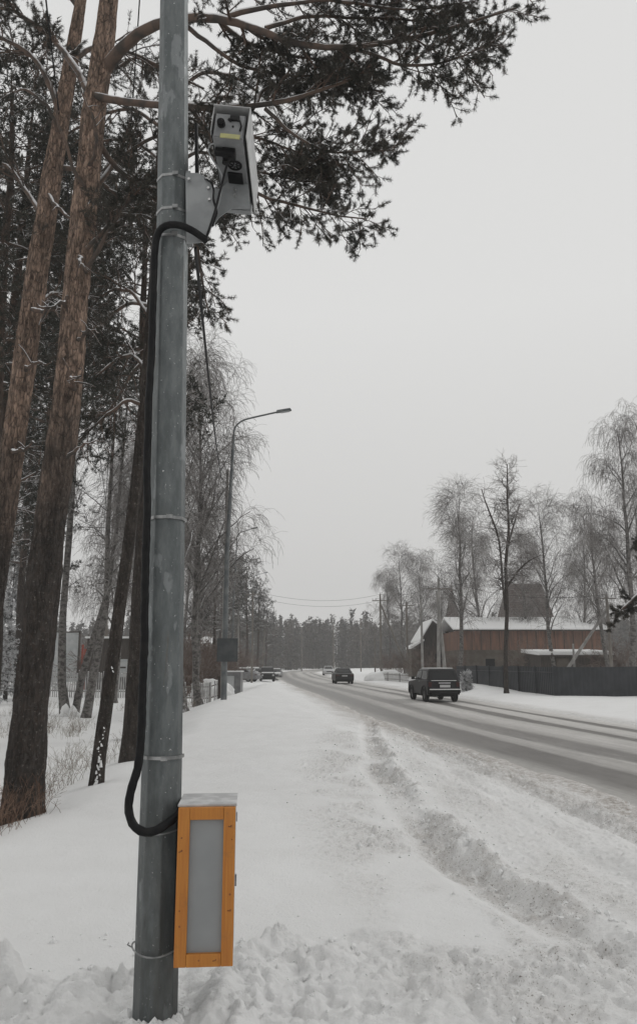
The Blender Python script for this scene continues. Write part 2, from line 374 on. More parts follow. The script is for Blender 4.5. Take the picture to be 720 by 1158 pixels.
# ------------------------------------------------------------ terrain
_ny = np.array([-60, 0, 5, 10.8, 20, 28, 48, 70, 110, 161, 200, 230, 260, 300, 380, 700.])
_nx = np.array([13.5, 6.4, 5.3, 4.45, 2.9, 1.8, 0, -2.4, -5.8, -8.2, -6.5, -1, 10, 34, 110, 480.])
_ty = np.linspace(-60, 700, 3041); _tx = np.interp(_ty, _ny, _nx)
_k = np.exp(-.5 * (np.arange(-40, 41) / 14) ** 2); _k /= _k.sum()
_tx = np.convolve(np.pad(_tx, 40, mode='reflect', reflect_type='odd'), _k, 'valid')
HW = 3.8
def rcen(y): return np.interp(y, _ty, _tx) + HW
ROADZ = -.30
_ry = [2, 3, 4.5, 6.6, 9.5, 13, 18, 25, 40]; _rx = [3.2, 2.6, 1.93, 1.42, 1.14, 1.16, 1.36, 1.75, 1.9]
def terrain(x, y):
    u = x - rcen(y)
    wob = fbm(x * .9, y * .5, 4, 3)
    uw = u + .5 * wob
    zl = -.07 * sstep(-4.6, -3.4, u) - .0
    left = -.16 + .16 * sstep(-4.4, -6.6, uw) if False else None
    # left shoulder rises to 0, right verge to ~+0.05
    zs_l = -.20 + .20 * sstep(0, 2.2, -(uw) - 4.3)
    zs_r = -.22 + .05 * sstep(0, 4, uw - 4.2) + .42 * sstep(4.3, 6.2, uw) * np.exp(-((y - 57) / 9) ** 2) + .3 * sstep(5, 12, uw) * sstep(62, 90, y)
    z = np.where(u < 0, zs_l, zs_r)
    bed = ROADZ - .07
    edge = sstep(3.45, 4.15, np.abs(u) + .35 * fbm(x * 1.7, y * .6, 4, 8))
    z = bed + (z - bed) * edge
    # left lower ground
    emb = -2.55 - .045 * (y - 9) * (y < 40) - 1.4 * (y >= 40) + .35 * fbm(x * .3, y * .3, 3, 5)
    z = z - .34 * sstep(0, 1.6, emb - x) * sstep(1, 5, y)
    z = z + .28 * np.exp(-((x + 3.6) / 1.6) ** 2 - ((y - 31) / 7) ** 2)
    # gentle relief
    off = sstep(4.2, 7, np.abs(u))
    z = z + off * (.10 * fbm(x * .22, y * .16, 3, 11) + .018 * fbm(x * 1.2, y * .8, 3, 12))
    # rolling far ground
    z = z + off * sstep(60, 160, np.hypot(x, y)) * .5 * fbm(x * .02, y * .02, 3, 14)
    # rut and ridge beside the smooth snow
    rx = np.interp(y, _ry, _rx) + .10 * fbm(y * 1.1, y * 0 + 3.3, 3, 21)
    fade = sstep(34, 16, y) 
    q = x - rx
    near = sstep(1.5, 3, y)
    qn = q + .16 * fbm(x * 3.2, y * 3.2, 4, 24)
    brk = .30 + .85 * sstep(-.3, .3, fbm(y * 1.1, y * 0 + 1.7, 3, 25))
    z = z - fade * near * brk * .088 * sstep(-.52, -.30, q) * (1 - sstep(-.16, .0, qn))
    z = z + fade * near * brk * (.040 * np.exp(-((q - .05) / .11) ** 2)) * (1 + 1.8 * fbm(x * 4.5, y * 3.2, 4, 22))
    lump = np.exp(-((q - .0) / .17) ** 2) * fade * near * np.clip(brk, 0, 1)
    rutm = np.exp(-((q + .24) / .15) ** 2) * fade * near * np.clip(brk, .3, 1)
    # second small ridge towards the road
    r2 = np.interp(y, [3, 6, 9, 12, 20, 30], [5.4, 4.1, 3.15, 2.9, 2.35, 1.7]) + .15 * fbm(y * .9, y * 0 + 7, 3, 31)
    q2 = x - r2; f2 = sstep(30, 14, y) * near
    z = z + f2 * .06 * np.exp(-(q2 / .2) ** 2) * (1 + 1.6 * fbm(x * 3, y * 1.6, 3, 32)) - f2 * .03 * np.exp(-((q2 + .35) / .2) ** 2)
    lump2 = np.exp(-(q2 / .3) ** 2) * f2
    # churned snow near the camera
    eb = np.interp(x, [-6, -2, -1.1, -.6, -.2, .3, 1, 1.8, 3, 5, 9], [3.9, 4.15, 4.35, 4.55, 5.0, 5.1, 4.9, 5.0, 4.9, 4.8, 4.5]) + .45 * fbm(x * 1.6, y * .3, 3, 41)
    ch = sstep(0, .22, eb - y)
    bank = np.exp(-((y - eb + .17) / .17) ** 2)
    def billow(X, Y, o, s_):
        r = 0; am = 1.0
        for i_ in range(o):
            r = r + am * np.abs(vn(X * 2.1 ** i_ + 5.1 * i_ + .6 * r, Y * 2.1 ** i_ - 3.3 * i_ + .5 * r, s_ + i_)) * 2; am *= .58
        return r
    big = billow(x * 3.4, y * 3.8, 6, 43) - .62
    pack = sstep(-.1, .2, fbm(x * .9, y * 1.6, 3, 47))          # places trodden flatter
    z = z + ch * (.062 * big * (1 - .6 * pack) - .012) + bank * .085 * np.clip(.6 + 3.0 * fbm(x * 2.6, y * 2.6, 3, 44), 0, 2) * (.6 + .9 * big)
    side = np.exp(-((x + .42) / .13) ** 2) * sstep(5.0, 4.5, y) * sstep(3.2, 4.0, y); z = z + side * .07 * (1 + big)
    near_ok = (y < 60) & (y > 1) & (np.abs(x) < 14)
    c1 = np.zeros_like(z); c2 = np.zeros_like(z); c3 = np.zeros_like(z)
    k = near_ok
    wx = x[k] + .03 * fbm(x[k] * 14, y[k] * 14, 3, 50); wy = y[k] + .03 * fbm(x[k] * 14, y[k] * 14, 3, 51)
    c1[k] = clods(wx, wy, .22, .55, 60); c2[k] = clods(wx, wy, .085, .5, 70); c3[k] = clods(wx, wy, .045, .45, 80)
    # crumb band: scattered lumps over the slope left of the rut
    crumb = sstep(-1.75, -.7, q) * (1 - sstep(-.62, -.35, q + .15 * fbm(x * 3, y * 1.5, 3, 92))) * fade * near * sstep(-.45, .15, fbm(x * 1.3, y * .9, 4, 90))
    right = sstep(.1, .4, q) * (1 - sstep(-4.3, -3.9, u)) * near * fade
    act = np.clip(ch * .9 + bank, 0, 1)
    z = z + act * (c1 * .22 + c2 * .25 * (1 - .7 * pack) + c3 * .25) + np.clip(lump * .9 + rutm * .3, 0, 1) * (c1 * .22 + c2 * .7 + c3 * .6 + .06 * big * near_ok) + lump2 * (c2 * .6 + c3 * .4) \
        + crumb * (c2 * .8 * sstep(.0, .3, fbm(x * 2.5, y * 2.5, 2, 91) + .15) + c3 * .9) + rutm * (c3 * .8 + c2 * .3) + right * (c3 * .55 + c2 * .40 * sstep(.0, .3, fbm(x * 1.4, y * .7, 3, 94)) + .030 * fbm(x * 2.6, y * .6, 5, 95, .6))
    fine = np.clip(act + lump + lump2 + .5 * rutm + .45 * crumb + .5 * right, 0, 1)
    z = z + fine * .020 * fbm(x * 17, y * 17, 4, 97, .68) + .0035 * fbm(x * 9, y * 9, 3, 98) * near_ok + near_ok * .010 * np.abs(fbm(x * 1.3, y * 1.0, 4, 96)) * (u < 0)
    # longitudinal wheel marks between rut and road
    z = z - right * .035 * np.exp(-((q - .95 + .1 * fbm(y * .6, y * 0, 2, 99)) / .12) ** 2) - right * .035 * np.exp(-((q - 1.75 - .12 * fbm(y * .5, y * 0 + 4, 2, 199)) / .10) ** 2)
    z = z - .035 * np.exp(-((y - 23.5 - 1.2 * fbm(x * .6, y * 0, 2, 88)) / .35) ** 2) * sstep(-5.6, -5, x) * sstep(-1.4, -2.0, x)
    # dirt
    dirt = .46 * lump * sstep(-.3, .2, fbm(x * 2, y * 2, 3, 101)) + .58 * rutm + .30 * crumb + .18 * right * (.5 + sstep(-.2, .2, fbm(x * 1.2, y * .5, 4, 105))) + .30 * lump2 + .45 * near_ok * (u < 0) * sstep(-5.6, -4.2, u + .8 * fbm(x * 1.1, y * .6, 3, 104))
    dirt = dirt + .95 * (1 - sstep(3.6, 4.9, np.abs(u) - .5 * fbm(x * 1.2, y * .5, 3, 103)) ) * np.where(u < 0, 1, .5)
    dirt = dirt + .05 * act
    return z, np.clip(dirt, 0, 1)

def growing(a, step, g, limit):
    out = [a]; s = step
    while abs(out[-1]) < limit: s *= g; out.append(out[-1] + math.copysign(s, step if a >= 0 or step < 0 else -step) if False else out[-1] + s)
    return out
def axis_x():
    core = np.arange(-1.9, 4.6, .0135)
    r = [core[-1]]; s = .0135
    while r[-1] < 620: s *= 1.025; r.append(r[-1] + s)
    l = [core[0]]; s = .0135
    while l[-1] > -620: s *= 1.025; l.append(l[-1] - s)
    return np.concatenate([l[::-1], core[1:-1], r])
def axis_y():
    ys = [3.0]
    while ys[-1] < 620:
        y = ys[-1]; st = .0125 if y < 6 else .0125 + (y - 6) * .0030
        if y > 60: st = .175 * 1.0 + (y - 60) * .03
        ys.append(y + st)
    b = [3.0]; s = .03
    while b[-1] > -80: s *= 1.15; b.append(b[-1] - s)
    return np.concatenate([b[::-1][:-1], ys])
ax, ay = axis_x(), axis_y()
GX, GY = np.meshgrid(ax, ay)
Z, DIRT = terrain(GX.ravel(), GY.ravel())
nx_, ny_ = len(ax), len(ay)
I = (np.arange(ny_ - 1)[:, None] * nx_ + np.arange(nx_ - 1)[None, :]).ravel()
quads = np.stack([I, I + 1, I + 1 + nx_, I + nx_], 1)
me = npmesh("snow_ground", np.stack([GX.ravel(), GY.ravel(), Z], 1), quads=quads, smooth=True, attrs={"dirt": DIRT})
g_ = mobj("snow_ground", me, M['snow']); g_['kind'] = 'structure'
_Zg = Z.reshape(ny_, nx_)
def gz(x, y):
    i = int(np.clip(np.searchsorted(ax, x), 1, nx_ - 1)); j = int(np.clip(np.searchsorted(ay, y), 1, ny_ - 1))
    return float(_Zg[j, i])
def on(px, Y):
    """world point on the ground at image column px and distance Y"""
    z = 0.0
    for _ in range(4):
        s = (Y + (0)) ; dep = Y * CP + (z - CAMZ) * SP
        x = (px - CX) / FPX * dep; z = gz(x, Y)
    return np.array((x, Y, z))
def XZ(px, py, Y): p = at(px, py, Y); return p[0], p[2]

# road strip
ys = np.concatenate([np.arange(-60, 120, .5), np.arange(120, 620, 2)])
us = np.linspace(-4.0, 4.0, 41)
c = rcen(ys); dc = np.gradient(c, ys); nrm = np.sqrt(1 + dc ** 2)
UX = c[:, None] + us[None, :] / nrm[:, None] * 1.0 * np.where(nrm[:, None] > 0, 1, 1)
UX = c[:, None] + us[None, :] * np.ones_like(nrm)[:, None]
UY = np.repeat(ys[:, None], len(us), 1)
ZZ = ROADZ + .03 * (1 - (us / 4) ** 2)[None, :] + 0 * UX + .012 * fbm(UX.ravel() * 1.3, UY.ravel() * .25, 3, 120).reshape(UX.shape)
n1_ = len(us); I = (np.arange(len(ys) - 1)[:, None] * n1_ + np.arange(n1_ - 1)[None, :]).ravel()
rq = np.stack([I, I + 1, I + 1 + n1_, I + n1_], 1)
me = npmesh("road", np.stack([UX.ravel(), UY.ravel(), ZZ.ravel()], 1), quads=rq, smooth=True)
uvl = me.uv_layers.new(name="UVMap"); li = rq.ravel()
uvs = np.stack([np.tile(us, len(ys))[li], UY.ravel()[li]], 1).astype(np.float32); uvl.data.foreach_set("uv", uvs.ravel())
o = mobj("road", me, M['road']); o['kind'] = 'structure'

# snow crumbs lying about
def rocks(rng, P, S):
    base = np.array([(0, 0, 1), (.9, 0, .45), (.28, .85, .45), (-.72, .53, .45), (-.72, -.53, .45), (.28, -.85, .45),
                     (.72, .53, -.45), (-.28, .85, -.45), (-.9, 0, -.45), (-.28, -.85, -.45), (.72, -.53, -.45), (0, 0, -1)])
    T = np.array([(0,1,2),(0,2,3),(0,3,4),(0,4,5),(0,5,1),(1,6,2),(2,7,3),(3,8,4),(4,9,5),(5,10,1),(2,6,7),(3,7,8),(4,8,9),(5,9,10),(1,10,6),(6,11,7),(7,11,8),(8,11,9),(9,11,10),(10,11,6)])
    n = len(P); V = base[None] * (1 + .5 * (rng.random((n, 12, 1)) - .5)) * S[:, None, None] * (.7 + .6 * rng.random((n, 1, 3)))
    V = V + P[:, None]; F_ = T[None] + (np.arange(n) * 12)[:, None, None]
    return V.reshape(-1, 3), F_.reshape(-1, 3)
rg = np.random.default_rng(5)
pts = []
for _ in range(2400):
    k = rg.random()
    if k < .30:
        y = rg.uniform(4.2, 18) ** 1.0; x = np.interp(y, _ry, _rx) + rg.normal(0, .22)
    elif k < .45:
        y = rg.uniform(5, 16); x = np.interp(y, _ry, _rx) - abs(rg.normal(.5, .5))
    elif k < .62:
        y = rg.uniform(5, 24); x = rg.uniform(np.interp(y, _ry, _rx), float(rcen(y)) - 3.7)
    elif k < .70:
        y = rg.uniform(5, 22); x = np.interp(y, [3, 6, 9, 12, 20, 30], [5.4, 4.1, 3.15, 2.9, 2.35, 1.7]) + rg.normal(0, .25)
    else:
        x = rg.uniform(-2.2, 4.2); y = rg.uniform(3.2, 5.2)
    pts.append((x, y, gz(x, y)))
pts = np.array(pts); S = .004 + .012 * rg.random(len(pts)) ** 3 + .018 * rg.random(len(pts)) ** 12
V, T = rocks(rg, pts + np.array((0, 0, .15)) * S[:, None], S)
o = mobj("snow_crumbs", npmesh("snow_crumbs", V, tris=T), M['snowcap']); o['kind'] = 'stuff'
tag(o, "small crumbs of ploughed snow scattered over the churned shoulder and ridge", "snow crumbs")

# ------------------------------------------------------------ vegetation tools
def norm(v): return v / np.maximum(np.linalg.norm(v, axis=-1, keepdims=True), 1e-9)
def tubes(P, R, n=3):
    """P (N,S,3), R (N,S) -> verts, quads"""
    N_, S_, _ = P.shape
    T = np.empty_like(P); T[:, 1:-1] = P[:, 2:] - P[:, :-2]; T[:, 0] = P[:, 1] - P[:, 0]; T[:, -1] = P[:, -1] - P[:, -2]
    T = norm(T)
    ref = np.where((np.abs(T.mean(1))[:, 2:3] > .75), np.array([[1., .13, 0]]), np.array([[.11, .07, 1.]]))[:, None, :]
    A = norm(np.cross(T, np.broadcast_to(ref, T.shape))); B = np.cross(T, A)
    an = 2 * np.pi * np.arange(n) / n
    V = P[:, :, None] + (A[:, :, None] * np.cos(an)[:, None] + B[:, :, None] * np.sin(an)[:, None]) * R[:, :, None, None]
    base = (np.arange(N_)[:, None, None] * S_ + np.arange(S_ - 1)[None, :, None]) * n
    k = np.arange(n)[None, None]; k2 = (k + 1) % n
    Q = np.stack([base + k, base + k2, base + n + k2, base + n + k], -1).reshape(-1, 4)
    return V.reshape(-1, 3), Q
def kids(rng, P, R, n, t0, t1, ln, ang, segs=4, wob=.15, droop=0.0, rs=.55, tip=.35, rmin=.0, lift=0.0, lenpow=0.0, flat=0.0):
    N_, S_, _ = P.shape
    idx = np.repeat(np.arange(N_), n); m_ = len(idx)
    t = t0 + (t1 - t0) * (np.tile(np.arange(n), N_) + rng.random(m_)) / n
    f = t * (S_ - 1); i = np.minimum(f.astype(int), S_ - 2); fr = (f - i)[:, None]
    pos = P[idx, i] * (1 - fr) + P[idx, i + 1] * fr; r = R[idx, i] * (1 - fr[:, 0]) + R[idx, i + 1] * fr[:, 0]
    tan = norm(P[idx, i + 1] - P[idx, i])
    rd = rng.normal(size=(m_, 3)); rd[:, 2] *= (1 - flat); per = norm(rd - tan * (rd * tan).sum(1, keepdims=True))
    an = np.radians(rng.uniform(ang[0], ang[1], m_))[:, None]
    d_ = norm(tan * np.cos(an) + per * np.sin(an) + np.array((0, 0, lift)))
    le = rng.uniform(ln[0], ln[1], m_) * (1 - lenpow * t)
    out = np.empty((m_, segs + 1, 3)); out[:, 0] = pos
    for s_ in range(segs):
        out[:, s_ + 1] = out[:, s_] + d_ * (le / segs)[:, None]
        d_ = norm(d_ + rng.normal(size=(m_, 3)) * wob + np.array((0, 0, -droop)) * (1 + .5 * s_))
    r0 = np.maximum(r * rs, rmin); rr = r0[:, None] * np.linspace(1, tip, segs + 1)[None]
    return out, np.maximum(rr, rmin)
def resample(pts, n):
    pts = np.asarray(pts, float); d_ = np.r_[0, np.cumsum(np.linalg.norm(np.diff(pts[:, :3], axis=0), axis=1))]
    q = np.linspace(0, d_[-1], n)
    # Catmull-like smoothing
    o = np.stack([np.interp(q, d_, pts[:, k]) for k in range(pts.shape[1])], 1)
    for _ in range(2):
        o[1:-1] = .25 * o[:-2] + .5 * o[1:-1] + .25 * o[2:]
    return o
def merge(parts_):
    V = []; Q = []; T = []; b = 0
    for v, q, t in parts_:
        V.append(v)
        if q is not None: Q.append(q + b)
        if t is not None: T.append(t + b)
        b += len(v)
    return np.concatenate(V), (np.concatenate(Q) if Q else None), (np.concatenate(T) if T else None)
def needles(rng, P, R_, per, n, Ln, w_, t0=.25, dirw=.5, keep=1.0):
    """tufts along twigs P: per tufts each, n needles per tuft"""
    N_, S_, _ = P.shape; idx = np.repeat(np.arange(N_), per); m_ = len(idx)
    t = t0 + (1 - t0) * (np.tile(np.arange(per), N_) + 1) / per
    f = t * (S_ - 1) - 1e-6; i = np.clip(f.astype(int), 0, S_ - 2); fr = (f - i)[:, None]
    pos = P[idx, i] * (1 - fr) + P[idx, i + 1] * fr; tan = norm(P[idx, i + 1] - P[idx, i])
    if keep < 1: k = rng.random(m_) < keep; pos = pos[k]; tan = tan[k]; m_ = len(pos)
    pos = np.repeat(pos, n, 0); tan = np.repeat(tan, n, 0); m2 = len(pos)
    d_ = norm(tan * dirw + norm(rng.normal(size=(m2, 3))) * .8)
    le = Ln * rng.uniform(.6, 1.15, m2)[:, None]; side = norm(np.cross(d_, rng.normal(size=(m2, 3)))) * (w_ / 2)
    pos = pos + rng.normal(size=(m2, 3)) * Ln * .15
    V = np.stack([pos - side, pos + side, pos + d_ * le], 1).reshape(-1, 3)
    return V, np.arange(len(V)).reshape(-1, 3)
def trunk_mesh(name, path, radii, sides=20, n=60, seed=0, rough=.06, flare=.0):
    """path (k,3) local; displaced round trunk"""
    pr = resample(np.c_[np.asarray(path, float), np.asarray(radii, float)], n)
    P = pr[None, :, :3]; R = pr[None, :, 3]
    V, Q = tubes(P, R, sides); V = V.reshape(n, sides, 3); c_ = pr[:, None, :3]
    an = 2 * np.pi * np.arange(sides) / sides
    zz = np.repeat(pr[:, 2:3], sides, 1); aa = np.repeat(an[None], n, 0)
    k = 1 + rough * (fbm(np.cos(aa) * 3 + seed, zz * 1.5 + np.sin(aa) * 3, 4, seed) * 1.6)
    k = k + rough * .5 * fbm(np.cos(aa) * 9 + seed, zz * 9 + np.sin(aa) * 9, 3, seed + 5)
    k = k + flare * np.exp(-zz / .25) * (1 + .5 * np.sin(aa * 5 + seed))
    V = c_ + (V - c_) * k[:, :, None]
    return npmesh(name, V.reshape(-1, 3), quads=Q, smooth=True)

# ---- weeping birch prototypes (height about 13 m)
def birch_proto(name, seed, label, H=13.0, lean=0.0, twigr=.007, limbs=20, droop=.22, spread=1.0, group=None, twmat='birch_twig'):
    rng = np.random.default_rng(seed)
    n = 14; t = np.linspace(0, 1, n)
    path = np.stack([lean * t ** 1.3 * H + np.cumsum(rng.normal(0, .07, n)) * (t > 0), np.cumsum(rng.normal(0, .07, n)) * (t > 0), t * H - .15], 1)
    rad = .15 * (1 - t) ** .8 + .012
    root = thing(name, label, 'tree', group=group)
    mobj('trunk', trunk_mesh(name + '_trunk', path, rad, 10, 40, seed, .05, .5), M['birch_bark'], root)
    P0 = path[None]; R0 = rad[None]
    P1, R1 = kids(rng, P0, R0, limbs, .26, .97, (3.0 * spread, 4.8 * spread), (20, 40), 8, .09, .03, .5, .25, .008, lift=.12, lenpow=.62)
    P2, R2 = kids(rng, P1, R1, 10, .2, 1.0, (.8, 1.6), (25, 60), 5, .14, .05, .5, .3, twigr * .9, lenpow=.3)
    P3, R3 = kids(rng, P2, R2, 7, .2, 1.0, (.5, 1.4), (20, 70), 6, .10, droop, .6, .5, twigr * .8)
    P4, R4 = kids(rng, P3, R3, 2, .2, .9, (.3, .8), (20, 60), 3, .1, droop * 1.3, .8, .6, twigr * .7)
    a = [(*tubes(P1, R1, 5), None)]
    V, Q, T = merge(a); mobj('limbs', npmesh(name + '_limbs', V, quads=Q, smooth=True), M['birch_bark'], root)
    V, Q, T = merge([(*tubes(P2, R2, 3), None), (*tubes(P3, R3, 3), None), (*tubes(P4, R4, 3), None)])
    mobj('crown', npmesh(name + '_crown', V, quads=Q), M[twmat], root)
    return root
# ---- background pine prototypes (height about 17 m)
def pine_proto(name, seed, label, H=17.0, c0=.4, ln=(1.6, 3.0), limbs=36, blade=(.16, .022), ntuft=9, droop=.05, mat='needles', group=None, dens=1.0, barkm='far_bark'):
    rng = np.random.default_rng(seed)
    n = 12; t = np.linspace(0, 1, n)
    path = np.stack([np.cumsum(rng.normal(0, .06, n)) * (t > 0), np.cumsum(rng.normal(0, .06, n)) * (t > 0), t * H - .15], 1)
    rad = .19 * (1 - t) ** .7 + .02
    root = thing(name, label, 'tree', group=group)
    mobj('trunk', trunk_mesh(name + '_trunk', path, rad, 10, 30, seed, .05, .3), M[barkm], root)
    P1, R1 = kids(rng, path[None], rad[None], limbs, c0, .99, ln, (65, 95), 6, .10, -.02, .35, .25, .012, lift=.05, lenpow=.45, flat=.5)
    P2, R2 = kids(rng, P1, R1, 7, .25, 1.0, (.5, 1.2), (30, 65), 4, .12, droop, .5, .4, .008, flat=.4)
    P3, R3 = kids(rng, P2, R2, 5, .2, 1.0, (.2, .5), (25, 65), 3, .12, 0, .6, .5, .006, lift=.1)
    V, Q, T = merge([(*tubes(P1, R1, 5), None), (*tubes(P2, R2, 3), None), (*tubes(P3, R3, 3), None)])
    mobj('branches', npmesh(name + '_branches', V, quads=Q), M['branch_bark'], root)
    V, T = needles(rng, P3, R3, 2, ntuft, blade[0], blade[1], .4, keep=dens)
    mobj('crown', npmesh(name + '_crown', V, tris=T), M[mat], root)
    return root
def spruce_proto(name, seed, label, H=9.0, mat='snowy_needles', group=None):
    rng = np.random.default_rng(seed)
    t = np.linspace(0, 1, 8); path = np.stack([0 * t, 0 * t, t * H - .1], 1); rad = .12 * (1 - t) + .01
    root = thing(name, label, 'tree', group=group)
    mobj('trunk', trunk_mesh(name + '_trunk', path, rad, 8, 16, seed), M['dark_bark'], root)
    P1, R1 = kids(rng, path[None], rad[None], 90, .06, .99, (.26 * H, .30 * H), (80, 100), 5, .05, .06, .3, .3, .008, lenpow=.92, flat=.8)
    P2, R2 = kids(rng, P1, R1, 9, .1, 1.0, (.25, .6), (35, 70), 3, .08, .10, .5, .5, .006, flat=.5)
    V, Q, T = merge([(*tubes(P1, R1, 4), None), (*tubes(P2, R2, 3), None)])
    mobj('branches', npmesh(name + '_branches', V, quads=Q), M['dark_bark'], root)
    V, T = needles(rng, P2, R2, 4, 8, .13, .03, .1)
    mobj('crown', npmesh(name + '_crown', V, tris=T), M[mat], root)
    return root
def shrub_proto(name, seed, label, H=2.6, stems=22, mat='shrub', group=None, r=.008, snow=False):
    rng = np.random.default_rng(seed)
    base = np.zeros((1, 2, 3)); base[0, 1, 2] = .3
    P1, R1 = kids(rng, base, np.full((1, 2), .03), stems, 0, .3, (H * .6, H * 1.05), (5, 45), 6, .12, .03, .7, .3, r)
    P1[:, 0, :2] += rng.normal(0, .3, (stems, 2)); P1[:, :, :2] += (P1[:, :1, :2])
    P2, R2 = kids(rng, P1, R1, 8, .2, 1.0, (.4, 1.0), (20, 55), 4, .15, .02, .6, .4, r * .8)
    P3, R3 = kids(rng, P2, R2, 4, .2, 1.0, (.2, .5), (20, 60), 3, .15, 0, .7, .5, r * .7)
    V, Q, T = merge([(*tubes(P1, R1, 4), None), (*tubes(P2, R2, 3), None), (*tubes(P3, R3, 3), None)])
    o = mobj(name, npmesh(name, V, quads=Q), M[mat]); tag(o, label, 'shrub', group)
    return o

# ---- left foreground pines, traced into their own depth
def px_path(pts, base):
    """(px, py, Y, width_px) -> local points and radii"""
    P = []; R = []
    for px, py, Y, wd in pts:
        p = at(px, py, Y); dep = p[1] * CP + (p[2] - CAMZ) * SP
        P.append(p - base); R.append(wd / 2 / FPX * dep)
    return np.array(P), np.array(R)

bA = on(27, 9.2)
rootA = thing('pine_tree', 'thick leaning pine with flaky orange upper bark whose limbs spread across the top', 'tree', bA)
TA = [(24, 925, 9.2, 48), (28, 880, 9.2, 42), (37, 780, 9.2, 38), (50, 650, 9.2, 36), (64, 540, 9.2, 33), (76, 450, 9.2, 30), (86, 340, 9.2, 28), (95, 240, 9.2, 27),
      (105, 140, 9.2, 25), (116, 60, 9.2, 23), (123, 0, 9.2, 20), (133, -90, 9.2, 17), (150, -260, 9.2, 13), (160, -420, 9.2, 8)]
P, R = px_path(TA, bA); P[0, 2] = -.3
mobj('trunk', trunk_mesh('pine_trunk', P, R, 48, 420, 3, .10, .12), M['pine_bark'], rootA)
limbsA = [
 [(119, 78, 9.2, 15), (140, 45, 9.0, 13), (165, 28, 8.8, 12), (190, 22, 8.6, 11), (215, 17, 8.4, 10), (260, 18, 8.1, 9), (300, 32, 7.9, 8), (345, 55, 7.7, 7), (420, 50, 7.5, 6), (480, 38, 7.4, 5), (545, 22, 7.3, 3), (585, 8, 7.2, 2)],
 [(98, 108, 9.2, 10), (125, 113, 9.0, 9), (180, 119, 8.7, 8), (240, 124, 8.4, 7), (285, 124, 8.2, 6), (328, 117, 8.0, 5), (375, 99, 7.9, 4), (410, 88, 7.8, 2)],
 [(390, 53, 7.6, 4), (416, 60, 7.6, 4), (451, 76, 7.5, 3.5), (480, 75, 7.5, 3), (520, 66, 7.4, 2), (550, 52, 7.4, 1.5)],
 [(215, 121, 8.5, 6), (235, 150, 8.5, 5), (255, 185, 8.4, 5), (287, 219, 8.3, 4), (320, 229, 8.2, 3.5), (350, 236, 8.1, 3), (380, 246, 8.0, 2), (415, 250, 8.0, 1.5)],
 [(300, 123, 8.1, 5), (322, 145, 8.1, 4), (345, 165, 8.0, 3), (375, 176, 8.0, 2.5), (410, 172, 7.9, 2), (440, 168, 7.9, 1.5)],
 [(128, -40, 9.2, 11), (190, -60, 8.8, 9), (270, -50, 8.3, 8), (360, -30, 7.9, 6), (440, -20, 7.6, 4), (520, -15, 7.5, 3), (600, -35, 7.4, 2)],
 [(260, 18, 8.1, 6), (300, 8, 7.9, 5), (350, 0, 7.8, 4), (410, 5, 7.7, 3), (460, 12, 7.7, 2), (510, 5, 7.7, 2)],
 [(200, 20, 8.6, 6), (235, 50, 8.5, 5), (270, 75, 8.4, 4), (310, 85, 8.3, 3), (350, 88, 8.2, 2), (385, 80, 8.2, 1.5)],
 [(255, 185, 8.4, 4), (280, 190, 8.3, 3.5), (310, 195, 8.3, 3), (345, 205, 8.2, 2), (375, 205, 8.2, 1.5)],
 [(190, 120, 8.7, 5), (205, 180, 8.8, 4), (215, 240, 8.8, 4), (225, 290, 8.8, 3), (232, 330, 8.7, 2), (237, 352, 8.7, 1.5)],
 [(104, 150, 9.2, 8), (130, 190, 9.4, 6), (160, 210, 9.6, 5), (195, 225, 9.8, 4), (235, 240, 9.9, 3), (262, 250, 9.9, 2)],
 [(96, 235, 9.2, 7), (115, 205, 9.5, 6), (135, 180, 9.8, 5), (165, 160, 10, 4), (200, 150, 10.2, 3), (230, 150, 10.3, 2)],
 [(88, 320, 9.2, 6), (105, 290, 9.0, 5), (120, 262, 8.9, 4), (140, 240, 8.8, 3), (150, 200, 8.8, 2)],
 [(300, 32, 7.9, 5), (340, 20, 8.0, 4), (390, 22, 8.0, 3), (440, 20, 7.9, 2.5), (500, 30, 7.8, 2)],
 [(240, 18, 8.2, 5), (275, 48, 8.5, 4), (320, 60, 8.7, 3), (370, 65, 8.8, 2.5), (415, 95, 8.8, 2)],
 [(285, 124, 8.2, 5), (300, 100, 8.5, 4), (340, 90, 8.7, 3), (385, 95, 8.8, 2), (430, 105, 8.8, 2)],
 [(240, 124, 8.4, 5), (265, 150, 8.8, 4), (300, 160, 9, 3), (345, 180, 9, 2), (370, 195, 9, 1.5)],
 [(150, -50, 9.0, 8), (230, -20, 9.3, 6), (300, -5, 9.4, 4), (380, -15, 9.4, 3), (470, -10, 9.3, 2)],
 [(108, 120, 9.2, 9), (80, 60, 9.6, 7), (50, 30, 9.9, 5), (15, 10, 10.2, 4), (-30, 0, 10.5, 3)],
]
